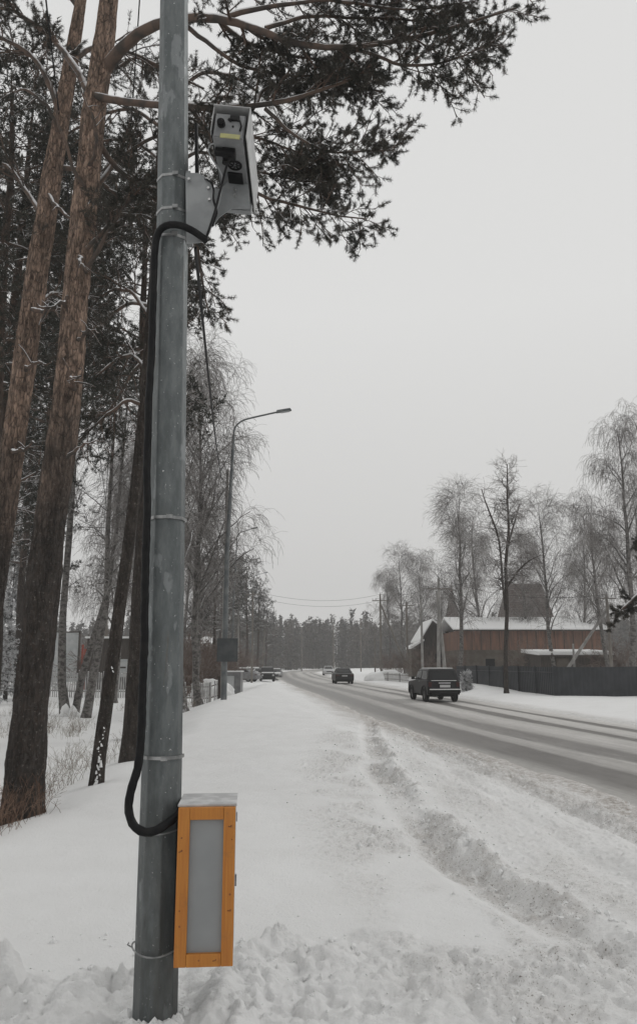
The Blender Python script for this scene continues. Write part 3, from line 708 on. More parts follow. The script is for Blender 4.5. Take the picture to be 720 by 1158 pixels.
def custom_crown(root, base, limbs, seed, sub=12, sublen=(.35, .95), tw=7, twlen=(.14, .34), tufts=4, nn=16, Ln=.06, wd=.0045, mat='needles_near', t0=.32, nt0=.3, dirw=.7, lp=.3):
    rng = np.random.default_rng(seed); LP = []; LR = []; 
    S1 = 18
    for lb in limbs:
        P, R = px_path(lb, base); pr = resample(np.c_[P, R], S1)
        k = rng.normal(size=(S1, 3)) * .018; k[0] = 0; pr[:, :3] += np.cumsum(k, 0) * .35
        LP.append(pr[:, :3]); LR.append(np.maximum(pr[:, 3], .006))
    LP = np.array(LP); LR = np.array(LR)
    for i in range(len(limbs)):
        V, Q = tubes(LP[i:i + 1], LR[i:i + 1], 10); br = mobj('branch', npmesh('branch', V, quads=Q, smooth=True), M['branch_bark'], root)
        if LR[i].max() > .02:
            k = np.clip(.75 + 1.6 * fbm(np.linspace(0, 3.2, 60) + i * 7.7, np.full(60, seed * 1.3), 3, 5), .12, 1.0); f_ = np.linspace(0, S1 - 1, 60)
            SP_ = np.stack([np.interp(f_, np.arange(S1), LP[i][:, c_]) for c_ in range(3)], 1); SR_ = np.interp(f_, np.arange(S1), LR[i]); slope = np.abs(np.gradient(SP_[:, 2])) / np.maximum(np.linalg.norm(np.gradient(SP_, axis=0), axis=1), 1e-6)
            k = k * np.clip(1.5 - 1.4 * slope, .1, 1); SP_[:, 2] += SR_ * (.45 + .35 * k); V, Q = tubes(SP_[None], (SR_ * .80 * k + .002)[None], 8)
            mobj('clinging_snow', npmesh('clinging_snow', V, quads=Q, smooth=True), M['snowcap'], br)
    P2, R2 = kids(rng, LP, LR, sub, t0, 1.0, sublen, (28, 70), 6, .13, .015, .45, .35, .005, flat=.25, lenpow=lp)
    P3, R3 = kids(rng, P2, R2, tw, .15, 1.0, twlen, (25, 70), 4, .13, -.02, .6, .5, .0035)
    V, Q, T = merge([(*tubes(P2, R2, 5), None), (*tubes(P3, R3, 3), None)])
    mobj('twigs', npmesh('twigs', V, quads=Q), M['branch_bark'], root)
    PP = np.concatenate([P3]); V, T = needles(rng, PP, R3, tufts, nn, Ln, wd, nt0, dirw)
    mobj('crown', npmesh('crown', V, tris=T), M[mat], root)
custom_crown(rootA, bA, limbsA, 11, sub=25, tw=11, tufts=3, nn=24, Ln=.050, wd=.0056, twlen=(.08, .20), nt0=.35, dirw=.42, sublen=(.35, .88), lp=.45)

bB = on(-52, 10.2)
rootB = thing('pine_tree', 'slimmer orange barked pine leaning in from the left edge behind the thick pine', 'tree', bB)
TB = [(-62, 930, 10.2, 40), (-40, 850, 10.2, 35), (-22, 740, 10.2, 32), (-6, 640, 10.2, 29), (10, 540, 10.2, 26), (27, 420, 10.2, 25), (44, 300, 10.2, 24), (58, 205, 10.2, 21),
      (71, 125, 10.2, 18), (82, 60, 10.2, 15), (92, 0, 10.2, 12), (104, -80, 10.2, 9), (118, -220, 10.2, 5)]
P, R = px_path(TB, bB); P[0, 2] = -.3
mobj('trunk', trunk_mesh('pine_trunk', P, R, 44, 400, 9, .10, .1), M['pine_bark'], rootB)
limbsB = [
 [(70, 130, 10.2, 8), (50, 80, 10.4, 6), (30, 55, 10.6, 5), (0, 40, 10.8, 4), (-40, 30, 11, 3)],
 [(80, 70, 10.2, 7), (110, 50, 10.6, 5), (150, 60, 11, 4), (190, 80, 11.3, 3), (230, 100, 11.5, 2)],
 [(60, 190, 10.2, 7), (95, 190, 10.7, 5), (130, 220, 11, 4), (165, 250, 11.3, 3)],
 [(50, 250, 10.2, 6), (30, 215, 10.6, 5), (10, 190, 10.9, 4), (-30, 180, 11.3, 3)],
 [(90, 10, 10.2, 7), (60, -30, 10.6, 5), (20, -40, 11, 4), (-30, -30, 11.4, 3)],
 [(95, -20, 10.2, 7), (140, -40, 10.6, 5), (190, -30, 11, 4), (240, -20, 11.3, 3)],
 [(36, 350, 10.2, 5), (60, 330, 10.8, 4), (85, 345, 11.2, 3), (110, 370, 11.4, 2)],
]
custom_crown(rootB, bB, limbsB, 12, sub=18, tw=9, sublen=(.4, 1.1), wd=.0065)

def stubs(root, base, specs, seed):
    rg_ = np.random.default_rng(seed)
    for pts in specs:
        P_, R_ = px_path(pts, base); pr = resample(np.c_[P_, R_], 14); pr[2:, :3] += rg_.normal(0, .012, (12, 3))
        V1, Q1 = tubes(pr[None, :, :3], pr[None, :, 3], 7)
        P2, R2 = kids(rg_, pr[None, :, :3], pr[None, :, 3], 6, .35, 1.0, (.08, .35), (30, 70), 4, .2, .05, .6, .4, .003)
        V, Q, T = merge([(V1, Q1, None), (*tubes(P2, R2, 3), None)]); mobj('dead_branch', npmesh('dead_branch', V, quads=Q, smooth=True), M['branch_bark'], root)
stubs(rootA, bA, [
    [(94, 285, 9.15, 6), (104, 275, 9.0, 5), (118, 262, 8.9, 4), (128, 240, 8.85, 3), (133, 228, 8.8, 1)],
    [(92, 290, 9.1, 5), (90, 296, 8.9, 4), (97, 304, 8.8, 3)], [(84, 440, 9.1, 7), (80, 430, 8.95, 5), (92, 425, 8.85, 2)],
    [(84, 330, 9.15, 6), (68, 345, 9.0, 5), (50, 350, 8.9, 4), (42, 344, 8.8, 2)], [(100, 190, 9.1, 5), (110, 170, 8.9, 4), (108, 140, 8.8, 3), (95, 110, 8.7, 2), (88, 80, 8.7, 1)],
    [(74, 520, 9.1, 5), (90, 505, 9.0, 3), (104, 498, 8.9, 2), (118, 500, 8.9, 1)], [(97, 215, 9.1, 5), (82, 190, 8.9, 4), (70, 150, 8.8, 3), (58, 100, 8.7, 2), (52, 60, 8.7, 1)],
    [(88, 385, 9.1, 5), (100, 372, 9.0, 3), (112, 376, 9, 1)]], 71)
stubs(rootB, bB, [
    [(36, 350, 10.1, 6), (50, 352, 9.9, 5), (66, 349, 9.8, 3), (75, 352, 9.7, 1)], [(28, 420, 10.1, 5), (40, 410, 9.9, 4), (52, 412, 9.8, 2)],
    [(55, 220, 10.1, 5), (70, 240, 9.9, 4), (84, 250, 9.8, 3), (95, 246, 9.7, 1)], [(14, 510, 10.1, 6), (28, 508, 9.9, 4), (40, 500, 9.8, 2)], [(66, 150, 10.1, 5), (55, 120, 9.9, 4), (30, 100, 9.8, 3), (5, 105, 9.8, 1)]], 72)
# leaning darker trunks close behind the pole
bC = on(110, 11.3)
rootC = thing('leaning_tree', 'thin dark trunk leaning right towards the pole, snow stuck along its lower side', 'tree', bC)
TC = [(109, 890, 11.3, 17), (113, 850, 11.3, 14.5), (123, 780, 11.3, 15), (134, 700, 11.3, 14), (145, 620, 11.3, 13.5), (157, 520, 11.3, 12), (165, 430, 11.3, 10.5), (172, 330, 11.3, 9), (178, 230, 11.3, 7), (182, 120, 11.3, 5), (186, 20, 11.3, 3)]
P, R = px_path(TC, bC); P[0, 2] = -.25
mobj('trunk', trunk_mesh('leaning_trunk', P, R, 18, 110, 5, .07, .12), M['dark_bark'], rootC)
limbsC = [
 [(166, 420, 11.3, 5), (150, 400, 11.6, 4), (130, 405, 11.9, 3), (105, 425, 12.2, 2)],
 [(163, 460, 11.3, 5), (145, 450, 11.2, 4), (120, 470, 11.1, 3), (90, 500, 11, 2)],
 [(170, 360, 11.3, 5), (150, 330, 11.6, 4), (125, 330, 11.9, 3), (100, 350, 12.2, 2)],
 [(177, 250, 11.3, 5), (150, 240, 11.6, 4), (125, 260, 11.9, 3), (105, 280, 12.2, 2)],
 [(180, 180, 11.3, 4), (150, 160, 11.8, 3), (120, 160, 12, 3), (90, 180, 12.4, 2)],
 [(182, 120, 11.3, 4), (210, 130, 11.8, 3), (240, 170, 12, 3), (262, 215, 12.4, 2)],
 [(184, 80, 11.3, 4), (160, 60, 11.8, 3), (140, 70, 12, 3), (110, 90, 12.4, 2)],
]
custom_crown(rootC, bC, limbsC, 13, sub=15, tw=9, sublen=(.35, .9), wd=.007, mat='needles')
sn = MB()
rg = np.random.default_rng(8)
for k in range(22):
    py = 886 - 75 * (k / 22) ** 1.2 - (60 if k > 19 else 0); cx = np.interp(py, [700, 780, 850, 890], [134, 123, 113, 109]) + rg.uniform(-2.5, 3)
    p = at(cx, py, 11.18) - bC; s_ = rg.uniform(.010, .055) * (1 - k / 30)
    sn.box(p, (s_, .05, s_ * rg.uniform(1, 3)), rx=rg.uniform(-.3, .3), ry=rg.uniform(-.5, .5), taper=.5)
sn.build('snow_patch', M['snowcap'], rootC, smooth=True, bevel=.006)['kind'] = 'stuff'

bD = on(148, 13.8)
rootD = thing('dark_trunk_tree', 'dark straight trunk standing directly behind the left side of the pole', 'tree', bD)
TD = [(148, 862, 13.8, 27), (150, 830, 13.8, 23), (154, 760, 13.8, 20), (159, 660, 13.8, 18), (166, 560, 13.8, 16), (172, 450, 13.8, 14), (180, 330, 13.8, 12), (188, 200, 13.8, 9), (195, 80, 13.8, 6), (200, -20, 13.8, 3)]
P, R = px_path(TD, bD); P[0, 2] = -.25
mobj('trunk', trunk_mesh('dark_trunk', P, R, 20, 100, 15, .06, .12), M['dark_bark'], rootD)
limbsD = [
 [(178, 350, 13.8, 5), (150, 340, 14.2, 4), (110, 370, 14.6, 3), (80, 400, 15, 2)],
 [(184, 250, 13.8, 5), (160, 230, 14.2, 4), (120, 240, 14.6, 3), (90, 280, 15, 2)],
 [(188, 200, 13.8, 5), (220, 170, 14, 4), (255, 180, 14.2, 3), (280, 215, 14.3, 2)],
 [(190, 150, 13.8, 5), (150, 120, 14.2, 4), (110, 130, 14.6, 3), (60, 160, 15, 2)],
 [(193, 110, 13.8, 5), (230, 80, 14, 4), (270, 90, 14.2, 3), (320, 130, 14.3, 2)],
 [(175, 400, 13.8, 4), (150, 420, 14.2, 3), (130, 450, 14.6, 3), (110, 480, 15, 2)],
]
custom_crown(rootD, bD, limbsD, 14, sub=16, tw=8, sublen=(.5, 1.3), Ln=.085, wd=.007, mat='needles')

# clump of birch stems behind, snow in the fork
def birch_stem(pts, label, name='birch_tree', seed=1, limbs=12):
    b = on(pts[0][0], pts[0][2]); r = thing(name, label, 'tree', b, group='birches by the left picket fence')
    P, R = px_path(pts, b); P[0, 2] = -.2
    mobj('trunk', trunk_mesh('birch_trunk', P, R, 12, 70, seed, .06, .15), M['birch_bark'], r)
    rng = np.random.default_rng(seed); pr = resample(np.c_[P, R], 20)
    P1, R1 = kids(rng, pr[None, :, :3], pr[None, :, 3], limbs, .3, .97, (1.2, 3.2), (30, 60), 7, .12, .02, .4, .25, .008, lift=.1, lenpow=.4)
    P2, R2 = kids(rng, P1, R1, 8, .2, 1.0, (.5, 1.3), (25, 60), 5, .14, .06, .5, .3, .006)
    P3, R3 = kids(rng, P2, R2, 5, .2, 1.0, (.3, .8), (20, 70), 4, .12, .15, .6, .5, .005)
    V, Q = tubes(P1, R1, 5); mobj('limbs', npmesh('birch_limbs', V, quads=Q, smooth=True), M['birch_bark'], r)
    V, Q, T = merge([(*tubes(P2, R2, 3), None), (*tubes(P3, R3, 3), None)]); mobj('crown', npmesh('birch_crown', V, quads=Q), M['birch_twig'], r)
    return r
birch_stem([(75, 808, 30, 13), (70, 770, 30, 9.5), (71, 700, 30, 8), (79, 600, 30, 7), (86, 500, 30, 5), (97, 400, 30, 3), (102, 340, 30, 1.5)], 'upright mottled birch stem, left one of the snow-clogged clump before the picket fence', seed=2)
birch_stem([(84, 806, 30.2, 9), (94, 760, 30.2, 8), (108, 715, 30.2, 7), (122, 670, 30.2, 6), (132, 600, 30.2, 4.5), (140, 500, 30.2, 3), (148, 420, 30.2, 1.5)], 'slender birch stem leaning right out of the fork of the clump', seed=4)
birch_stem([(97, 808, 29, 11), (104, 775, 29, 9.5), (113, 725, 29, 8.5), (121, 680, 29, 7), (122, 600, 29, 5), (128, 500, 29, 3), (132, 440, 29, 1.5)], 'mottled birch stem with snow patches, right one of the clump', seed=6)
b = on(79, 29.6); s_ = MB()
rg = np.random.default_rng(3)
import bmesh
bmh = bmesh.new(); bmesh.ops.create_icosphere(bmh, subdivisions=4, radius=1)
for v_ in bmh.verts:
    q_ = v_.co; k = 1 + .7 * float(fbm(np.array([q_.x * 2 + 3]), np.array([q_.z * 2 + q_.y]), 3, 5)[0])
    v_.co = Vector((q_.x * .34 * k * (1.25 - .85 * max(0, q_.z)), q_.y * .3 * k, q_.z * .42 * k))
me = bpy.data.meshes.new('snow_heap'); bmh.to_mesh(me); bmh.free()
for p_ in me.polygons: p_.use_smooth = True
o = mobj('snow_heap', me, M['snowcap']); o.location = tuple(b); tag(o, 'white snow heaped in the fork at the foot of the birch clump', 'snow heap')

# large weeping birch behind the pole, its twigs against the sky
rB = birch_proto('weeping_birch', 21, 'big weeping birch behind the steel pole, fine twigs hanging beside the nearest lamp', 13.6, 0.0, .0062, 32, .24, 1.25)
rB.location = tuple(on(206, 29)); rB.rotation_euler = (0, 0, 1.0)
rW = birch_proto('weeping_birch', 34, 'tall weeping birch at the right picture edge, the highest crown on the right', 13, 0, .0065, 22, .42, .9)
rW.location = tuple(on(716, 52)); rW.scale = (1.34,) * 3
rV = birch_proto('weeping_birch', 47, 'bushy weeping birch behind the dark fence left of the tall one at the right edge', 13, .01, .0066, 22, .42, .95)
rV.location = tuple(on(690, 58)); rV.scale = (1.04,) * 3
rU = birch_proto('birch_tree', 58, 'round-crowned birch behind the long barn, between the tower roof and the bushy birch', 13, -.01, .0066, 22, .10, 1.0)
rU.location = tuple(on(628, 62)); rU.scale = (1.08,) * 3
G_R = None
dup(rB, on(226, 34), 2.7, 1.02, 'second weeping birch behind the pole, filling the gap beside the nearest lamp post')
dup(rU, on(519, 70), 2.0, 1.28, 'slim tall birch left of the bare dark tree, behind the twin concrete poles')
dup(rV, on(548, 84), 1.1, 1.32, 'thin grey birch filling the gap just left of the bare dark tree')
dup(rW, on(598, 82), 2.6, 1.12, 'faint grey birch behind the tower roof of the barn')
dup(rV, on(660, 80), 4.1, 1.15, 'faint birch behind the right end of the barn')
dup(rU, on(458, 112), .4, 1.3, 'broad hazy birch crown behind the crossarm poles, left end of the right-hand trees')
dup(rV, on(442, 120), 1.7, 1.15, 'smaller hazy birch at the left foot of the broad birch crown')
dup(rB, on(474, 116), 3.7, 1.2, 'hazy birch on the right of the broad birch crown')
dup(rV, on(500, 100), 5.1, .85, 'low hazy birch behind the gabled house')
dup(rU, on(740, 66), 5.1, 1.25, 'grey birch partly cut off by the right picture edge')
# left background birches
for (px, Y, rz, sc, src, lab) in [(228, 48, .3, .95, rU, 'birch with upright grey limbs seen between the pole and the nearest lamp post'),
                             (30, 45, 2.2, 1.1, rV, 'birch beyond the picket fence between the two leaning orange pines'),
                             (150, 50, 3.1, 1.2, rW, 'grey birch beyond the fence behind the dark straight trunk'),
                             (205, 62, 5.0, 1.1, rV, 'background birch hidden mostly by the pole, twigs on its right side'),
                             (128, 40, 1.4, .95, rW, 'birch with thin pale limbs rising over the right end of the garage')]:
    dup(src, on(px, Y), rz, sc, lab)

# bare dark tree by the fence (larch like, side branches short, dense top)
rng = np.random.default_rng(77)
bE = on(571, 45.5)
rE = thing('bare_larch', 'bare dark twin-stemmed tree with a dense pointed top, standing in front of the dark fence', 'tree', bE)
TE = [(572, 780, 45.5, 5.6), (571, 740, 45.5, 4.6), (573, 690, 45.5, 4.2), (571, 640, 45.5, 3.6), (575, 600, 45.5, 2.8), (573, 560, 45.5, 1.9), (573, 525, 45.5, 1)]
P, R = px_path(TE, bE); P[0, 2] = -.2
mobj('trunk', trunk_mesh('larch_trunk', P, R, 12, 60, 7, .08, .2), M['dark_bark'], rE)
st = []
for lb in ([(571, 690, 45.5, 3.0), (567, 650, 45.4, 2.7), (565, 610, 45.3, 2.2), (556, 585, 45.2, 2.2), (547, 567, 45.1, 1.5), (544, 553, 45, 1)],
           [(572, 665, 45.5, 2.6), (582, 650, 45.3, 2.3), (590, 640, 45.2, 2), (600, 632, 45, 1.5), (610, 628, 45, 1)],
           [(572, 625, 45.5, 2.4), (577, 605, 45.6, 2), (583, 585, 45.8, 1.5), (587, 570, 46, 1)]):
    P_, R_ = px_path(lb, bE); st.append(resample(np.c_[P_, R_], 12))
st.append(resample(np.c_[P[2:], R[2:]], 12)); st = np.array(st)
V, Q = tubes(st[:3, :, :3], st[:3, :, 3], 8); mobj('limbs', npmesh('larch_limbs', V, quads=Q, smooth=True), M['dark_bark'], rE)
P1, R1 = kids(rng, st[..., :3], st[..., 3], 26, .12, 1.0, (.6, 1.7), (50, 100), 6, .20, .0, .45, .3, .009, lift=.05, lenpow=.3)
P1b, R1b = kids(rng, st[3:, 6:, :3], st[3:, 6:, 3], 34, .05, 1.0, (.7, 1.7), (35, 80), 5, .16, -.03, .5, .3, .009, lenpow=.3)
P2, R2 = kids(rng, P1, R1, 15, .2, 1.0, (.3, .9), (25, 70), 4, .2, .04, .6, .5, .007)
P2b, R2b = kids(rng, P1b, R1b, 11, .1, 1.0, (.25, .6), (25, 70), 4, .2, -.02, .6, .5, .0075)
V, Q, T = merge([(*tubes(a, b_, 3), None) for a, b_ in ((P1, R1), (P1b, R1b), (P2, R2), (P2b, R2b))])
mobj('crown', npmesh('larch_crown', V, quads=Q), M['birch_twig'], rE)

# background pines on the left
pA = pine_proto('pine_tree', 101, 'dark background pine left of the trunks, crown filling the upper left', 17, .34, (1.8, 3.2), 46, blade=(.15, .03), ntuft=11)
pA.location = tuple(on(-22, 19)); 
pB = pine_proto('pine_tree', 103, 'dark background pine behind the straight dark trunk left of the steel pole', 16, .52, (1.5, 2.4), 40, blade=(.15, .03), ntuft=11)
pB.location = tuple(on(151, 21))
for (px, Y, rz, sc, src, lab) in [
    (-30, 16, 1.1, .95, pB, 'dark pine cut by the left picture edge'),
    (36, 25, 2.4, 1.15, pB, 'background pine directly behind the thick leaning pine'),
    (-10, 30, 4.2, 1.1, pA, 'far dark pine beyond the picket fence at the left edge'),
    (22, 42, 5.2, 1.15, pA, 'distant pine beyond the fence behind the two orange trunks'),
    (240, 62, .9, .72, pA, 'pine directly left of the nearest lamp post, dark flattened crown'),
    (224, 74, 2.9, .75, pB, 'pine seen low between the pole and the lamp post'),
    (262, 90, 1.9, .88, pB, 'pine close right of the nearest lamp post'),
    (278, 105, 3.3, .92, pA, 'pine with tall bare stem behind the second lamp'),
    (291, 122, 4.4, .92, pB, 'rightmost pine of the left roadside group, above the parked cars'),
    (250, 120, 5.3, 1.1, pA, 'hazy pine behind the nearest lamp post'),
    (270, 135, .2, 1.05, pB, 'hazy pine in the rear of the left roadside group'),
    (300, 150, 1.2, .85, pA, 'hazy small pine where the left trees meet the far forest')]:
    dup(src, on(px, Y), rz, sc, lab)
sp = spruce_proto('spruce_tree', 201, 'snow-dusted spruce by the left picture edge above the picket fence', 8.5)
sp.location = tuple(on(6, 44))
dup(sp, on(36, 58), 1.2, .9, 'snow-dusted spruce seen just right of the thick trunk of the near pine')
dup(sp, on(-12, 38), 2.2, .8, 'snowy spruce cut off by the left edge behind the picket fence')
fir = spruce_proto('small_fir', 203, 'tiny snow-covered fir in front of the dark fence beside the black car', 1.9)
fir.scale = (.6,) * 3; fir['category'] = 'small fir'; fir.location = tuple(on(527, 50))

# pine limb reaching in at the right edge
bF = on(800, 20)
rF = thing('pine_tree', 'dark pine outside the right edge, one drooping limb reaching into the picture', 'tree', bF)
P, R = px_path([(802, 830, 20, 22), (800, 700, 20, 19), (796, 560, 20, 16), (792, 420, 20, 12), (790, 300, 20, 6)], bF); P[0, 2] = -.3
mobj('trunk', trunk_mesh('edge_pine_trunk', P, R, 12, 60, 4), M['dark_bark'], rF)
custom_crown(rF, bF, [[(799, 625, 20, 8), (775, 635, 20, 7), (748, 650, 20, 6), (725, 668, 20, 5), (706, 684, 20, 4), (695, 694, 20, 3), (690, 706, 20, 1.5)],
    [(799, 640, 20, 7), (770, 655, 20, 5), (742, 668, 20, 4), (718, 686, 20, 3), (700, 690, 20, 2)],
    [(797, 560, 20, 6), (775, 570, 20, 5), (752, 585, 20, 4), (732, 604, 20, 3), (722, 612, 20, 1.5)], [(796, 590, 20, 6), (770, 600, 20, 4), (745, 625, 20, 3), (728, 640, 20, 2)]],
    15, sub=18, tw=8, sublen=(.12, .34), twlen=(.08, .2), tufts=4, nn=16, Ln=.08, wd=.012, mat='needles_near', t0=.1)

# shrubs
sh1 = shrub_proto('bare_shrub', 301, 'bare brown roadside shrub in the thicket behind the picket fences', 2.8, 24, group='bare shrubs behind the left fences', r=.010)
sh2 = shrub_proto('bare_shrub', 302, 'bare brown roadside shrub in the thicket behind the picket fences', 3.4, 26, group='bare shrubs behind the left fences', r=.012)
sh1.location = tuple(on(212, 47)); sh2.location = tuple(on(225, 52))
rg = np.random.default_rng(44)
for k in range(44):
    Y = rg.uniform(46, 130); hi = 232 + (Y - 46) * .75
    px = rg.uniform(203, min(hi, 296)) if k % 3 else rg.uniform(-10, 165)
    if px < 170: Y = rg.uniform(62, 95)
    s_ = (sh1 if k % 2 else sh2).copy(); COL.objects.link(s_); s_.location = tuple(on(px, Y)); s_.rotation_euler = (0, 0, rg.uniform(0, 6)); s_.scale = (rg.uniform(.8, 1.5),) * 3
for (px, Y, sc, lab) in [(437, 118, 1.2, 'snowy grey bush at the foot of the leftmost right-hand utility pole'), (452, 96, 1.1, 'bare bush behind the low roadside fence on the right'),
                     (478, 80, 1.2, 'bare bush beside the plain pole before the gabled house'), (515, 76, 1.0, 'bare bush behind the corner of the dark fence near the twin poles'),
                     (601, 66, 1.3, 'bare bush in front of the barn wall above the dark fence'), (700, 60, 1.3, 'bare bush beyond the dark fence near the right edge')]:
    s_ = sh1.copy(); COL.objects.link(s_); s_.location = tuple(on(px, Y)); s_.scale = (sc,) * 3; s_['label'] = lab; s_['group'] = 'bushes on the right roadside'

# dry grass
def grass(name, label, areas, mat, seed, h=(.25, .6), w_=.006):
    rng = np.random.default_rng(seed); Ps = []
    for (x0, x1, y0, y1, n) in areas:
        xs = rng.uniform(x0, x1, n); ys_ = rng.uniform(y0, y1, n)
        # clump
        k = rng.integers(0, max(n // 9, 1), n); cxs = rng.uniform(x0, x1, n // 9 + 1); cys = rng.uniform(y0, y1, n // 9 + 1)
        xs = cxs[k] + rng.normal(0, .10, n); ys_ = cys[k] + rng.normal(0, .10, n)
        zs = np.array([gz(a, b_) for a, b_ in zip(xs, ys_)])
        Ps.append(np.stack([xs, ys_, zs - .03], 1))
    B = np.concatenate(Ps); m_ = len(B); d_ = norm(np.stack([rng.normal(0, .35, m_), rng.normal(0, .35, m_), np.ones(m_)], 1))
    H_ = rng.uniform(*h, m_); out = np.empty((m_, 5, 3)); out[:, 0] = B
    for s in range(4):
        out[:, s + 1] = out[:, s] + d_ * (H_ / 4)[:, None]; d_ = norm(d_ + rng.normal(size=(m_, 3)) * .16 + np.array((0, 0, -.08)) * s)
    R_ = np.full((m_, 5), w_ / 2) * np.linspace(1, .4, 5)
    P2, R2 = kids(rng, out, R_, 3, .4, 1.0, (.04, .14), (20, 50), 2, .1, .05, .8, .6, w_ * .3)
    V, Q, T = merge([(*tubes(out, R_, 3), None), (*tubes(P2, R2, 3), None)])
    o = mobj(name, npmesh(name, V, quads=Q), M[mat]); o['kind'] = 'stuff'; tag(o, label, 'grass'); return o
grass('rusty_grass', 'rust-brown dry stems around the foot of the thick pine', [(-4.4, -2.95, 7.9, 9.3, 520)], 'redgrass', 1, (.2, .55), .005)
grass('dry_grass', 'pale dry grass tufts sticking out of the snow between the trunks', [(-4.4, -3.5, 10.2, 13, 130), (-5.0, -3.8, 13, 16, 110), (-9, -6.4, 21, 25, 420), (-13, -8, 26, 40, 260), (-5.5, -4.2, 17, 24, 90), (-6.3, -4.6, 32, 36, 120)], 'grass', 2, (.2, .5), .006)

# far forest
def vnf(X): return float(fbm(np.array([X * .05]), np.array([2.0]), 3, 66)[0]) * 2
def far_forest():
    rng = np.random.default_rng(9); V = []
    trees = []
    for k in range(5200):
        X = rng.uniform(-300, 300); Y = rng.uniform(205, 330)
        if X < -12: Y = rng.uniform(190, 300)
        if X > 40: Y = rng.uniform(max(125, 205 - (X - 40) * .6), 300)
        if abs(X - float(rcen(Y))) < 9 and Y < 235: continue
        trees.append((X, Y))
    for X, Y in trees:
        H_ = rng.uniform(10.5, 14.0) * (1 + .10 * vnf(X)) * (1 + .04 * math.sin(X * .09)) + max(0, 25 - X) * .035 * (X > -40) + (Y - 205) * .012; wide = rng.uniform(1.5, 2.7); n = 150
        t = rng.random(n) ** .85; z = H_ * (.03 + .97 * t); r_ = wide * (1 - t) ** .7 * rng.uniform(.3, 1.1, n) + .1
        a = rng.random(n) * 6.283; c_ = np.stack([np.cos(a) * r_, np.sin(a) * r_, z], 1)
        d1 = rng.normal(size=(n, 3)) * .42; d1[:, 2] *= .8; d2 = rng.normal(size=(n, 3)) * .42; d2[:, 2] *= .9
        tri = np.stack([c_, c_ + d1, c_ + d2], 1) + np.array((X, Y, -.3)); V.append(tri.reshape(-1, 3))
        V.append(np.array([(X - .16, Y, -.4), (X + .16, Y, -.4), (X, Y, H_)]))
    V = np.concatenate(V); T = np.arange(len(V)).reshape(-1, 3)
    o = mobj('far_forest', npmesh('far_forest', V, tris=T), M['far']); o['kind'] = 'stuff'
    tag(o, 'hazy dark conifer forest closing the view beyond the bend of the road', 'forest')
far_forest()

# ------------------------------------------------------------ steel pole with its fittings
PB = on(175.5, 4.0); PB[2] = -.05
def pole_c(z):
    """centre and radius of the steel pole at height z"""
    ys_ = [1150, 855, 580, 240, 0, -200]; xs_ = [175.5, 183.5, 189.5, 195.5, 197, 198]; wd = [49.5, 44, 38.5, 34.5, 30.5, 28]
    c_ = [at(a, b_, 4.0) for a, b_ in zip(xs_, ys_)]; zs = [p[2] for p in c_]
    dep = [p[1] * CP + (p[2] - CAMZ) * SP for p in c_]
    return np.interp(z, zs, [p[0] for p in c_]), 4.0, np.interp(z, zs, [w_ / 2 / FPX * q for w_, q in zip(wd, dep)])
root = thing('steel_pole', 'tall tapered galvanised octagonal pole in the left foreground carrying the camera', 'pole', PB)
zs = np.linspace(-.35, 7.6, 50); v_ = []; NS = 8
for z in zs:
    x, y, r = pole_c(z)
    r *= 1.03
    for k in range(NS):
        a = 2 * math.pi * (k + .32) / NS; v_.append((x + r * math.cos(a) - PB[0], y + r * math.sin(a) - PB[1], z - PB[2]))
mb = MB(); mb.add(v_, [(i * NS + k, i * NS + (k + 1) % NS, (i + 1) * NS + (k + 1) % NS, (i + 1) * NS + k) for i in range(len(zs) - 1) for k in range(NS)] + [tuple(range((len(zs) - 1) * NS, len(zs) * NS))])
mb.build('shaft', M['galv'], root, bevel=.006)
def zpix(py, Y=4.0): return at(190, py, Y)[2]
def ring(z, h, mat, name, extra=.004, tilt=0.0, n=24, octo=True):
    x, y, r = pole_c(z); mb = MB(); R_ = r * 1.03 + extra; vs = []
    ph = .32 if octo else 0; n = 8 if octo else n
    for dz, rr in ((-h / 2, R_), (h / 2, R_), (h / 2, R_ - .008), (-h / 2, R_ - .008)):
        for k in range(n):
            a = 2 * math.pi * (k + ph) / n; vs.append((x + rr * math.cos(a) - PB[0], y + rr * math.sin(a) - PB[1], z + dz + tilt * math.cos(a) - PB[2]))
    fs = [(j * n + k, j * n + (k + 1) % n, ((j + 1) % 4) * n + (k + 1) % n, ((j + 1) % 4) * n + k) for j in range(4) for k in range(n)]
    mb.add(vs, fs)
    mb.box((x - PB[0] + .03, y - R_ * .96 - .006 - PB[1], z - PB[2]), (.03, .012, h * 1.3))
    return mb.build(name, mat, root)
for py in (207, 244, 274, 588, 855):
    ring(zpix(py), .016, M['steel'], 'strap', extra=.003 if py < 300 else .009)
for py, tl in ((936, .01), (1070, .012)):
    z = zpix(py); x, y, r = pole_c(z); mb = MB()
    pts = [(x + (r * 1.08 + .008) * math.cos(a) - PB[0], y + (r * 1.08 + .008) * math.sin(a) - PB[1], z + tl * math.cos(a * 2) - PB[2]) for a in np.linspace(0, 2 * math.pi, 26)]
    mb.tube(pts, .004, 6); mb.tube([pts[14], (pts[14][0] - .02, pts[14][1] - .01, pts[14][2] + .015), (pts[14][0] - .012, pts[14][1] - .02, pts[14][2] + .025)], .0035, 6)
    mb.build('tie_wire', M['steel'], root, smooth=True)
rgb_ = np.random.default_rng(12); x_, y_, r_ = pole_c(0.0); V, T = rocks(rgb_, np.array([(x_ + (r_ + .05 * rgb_.random()) * math.cos(a) , y_ + (r_ + .05 * rgb_.random()) * math.sin(a), gz(x_, y_) + .0) for a in rgb_.uniform(0, 6.28, 60)]), rgb_.uniform(.012, .045, 60))
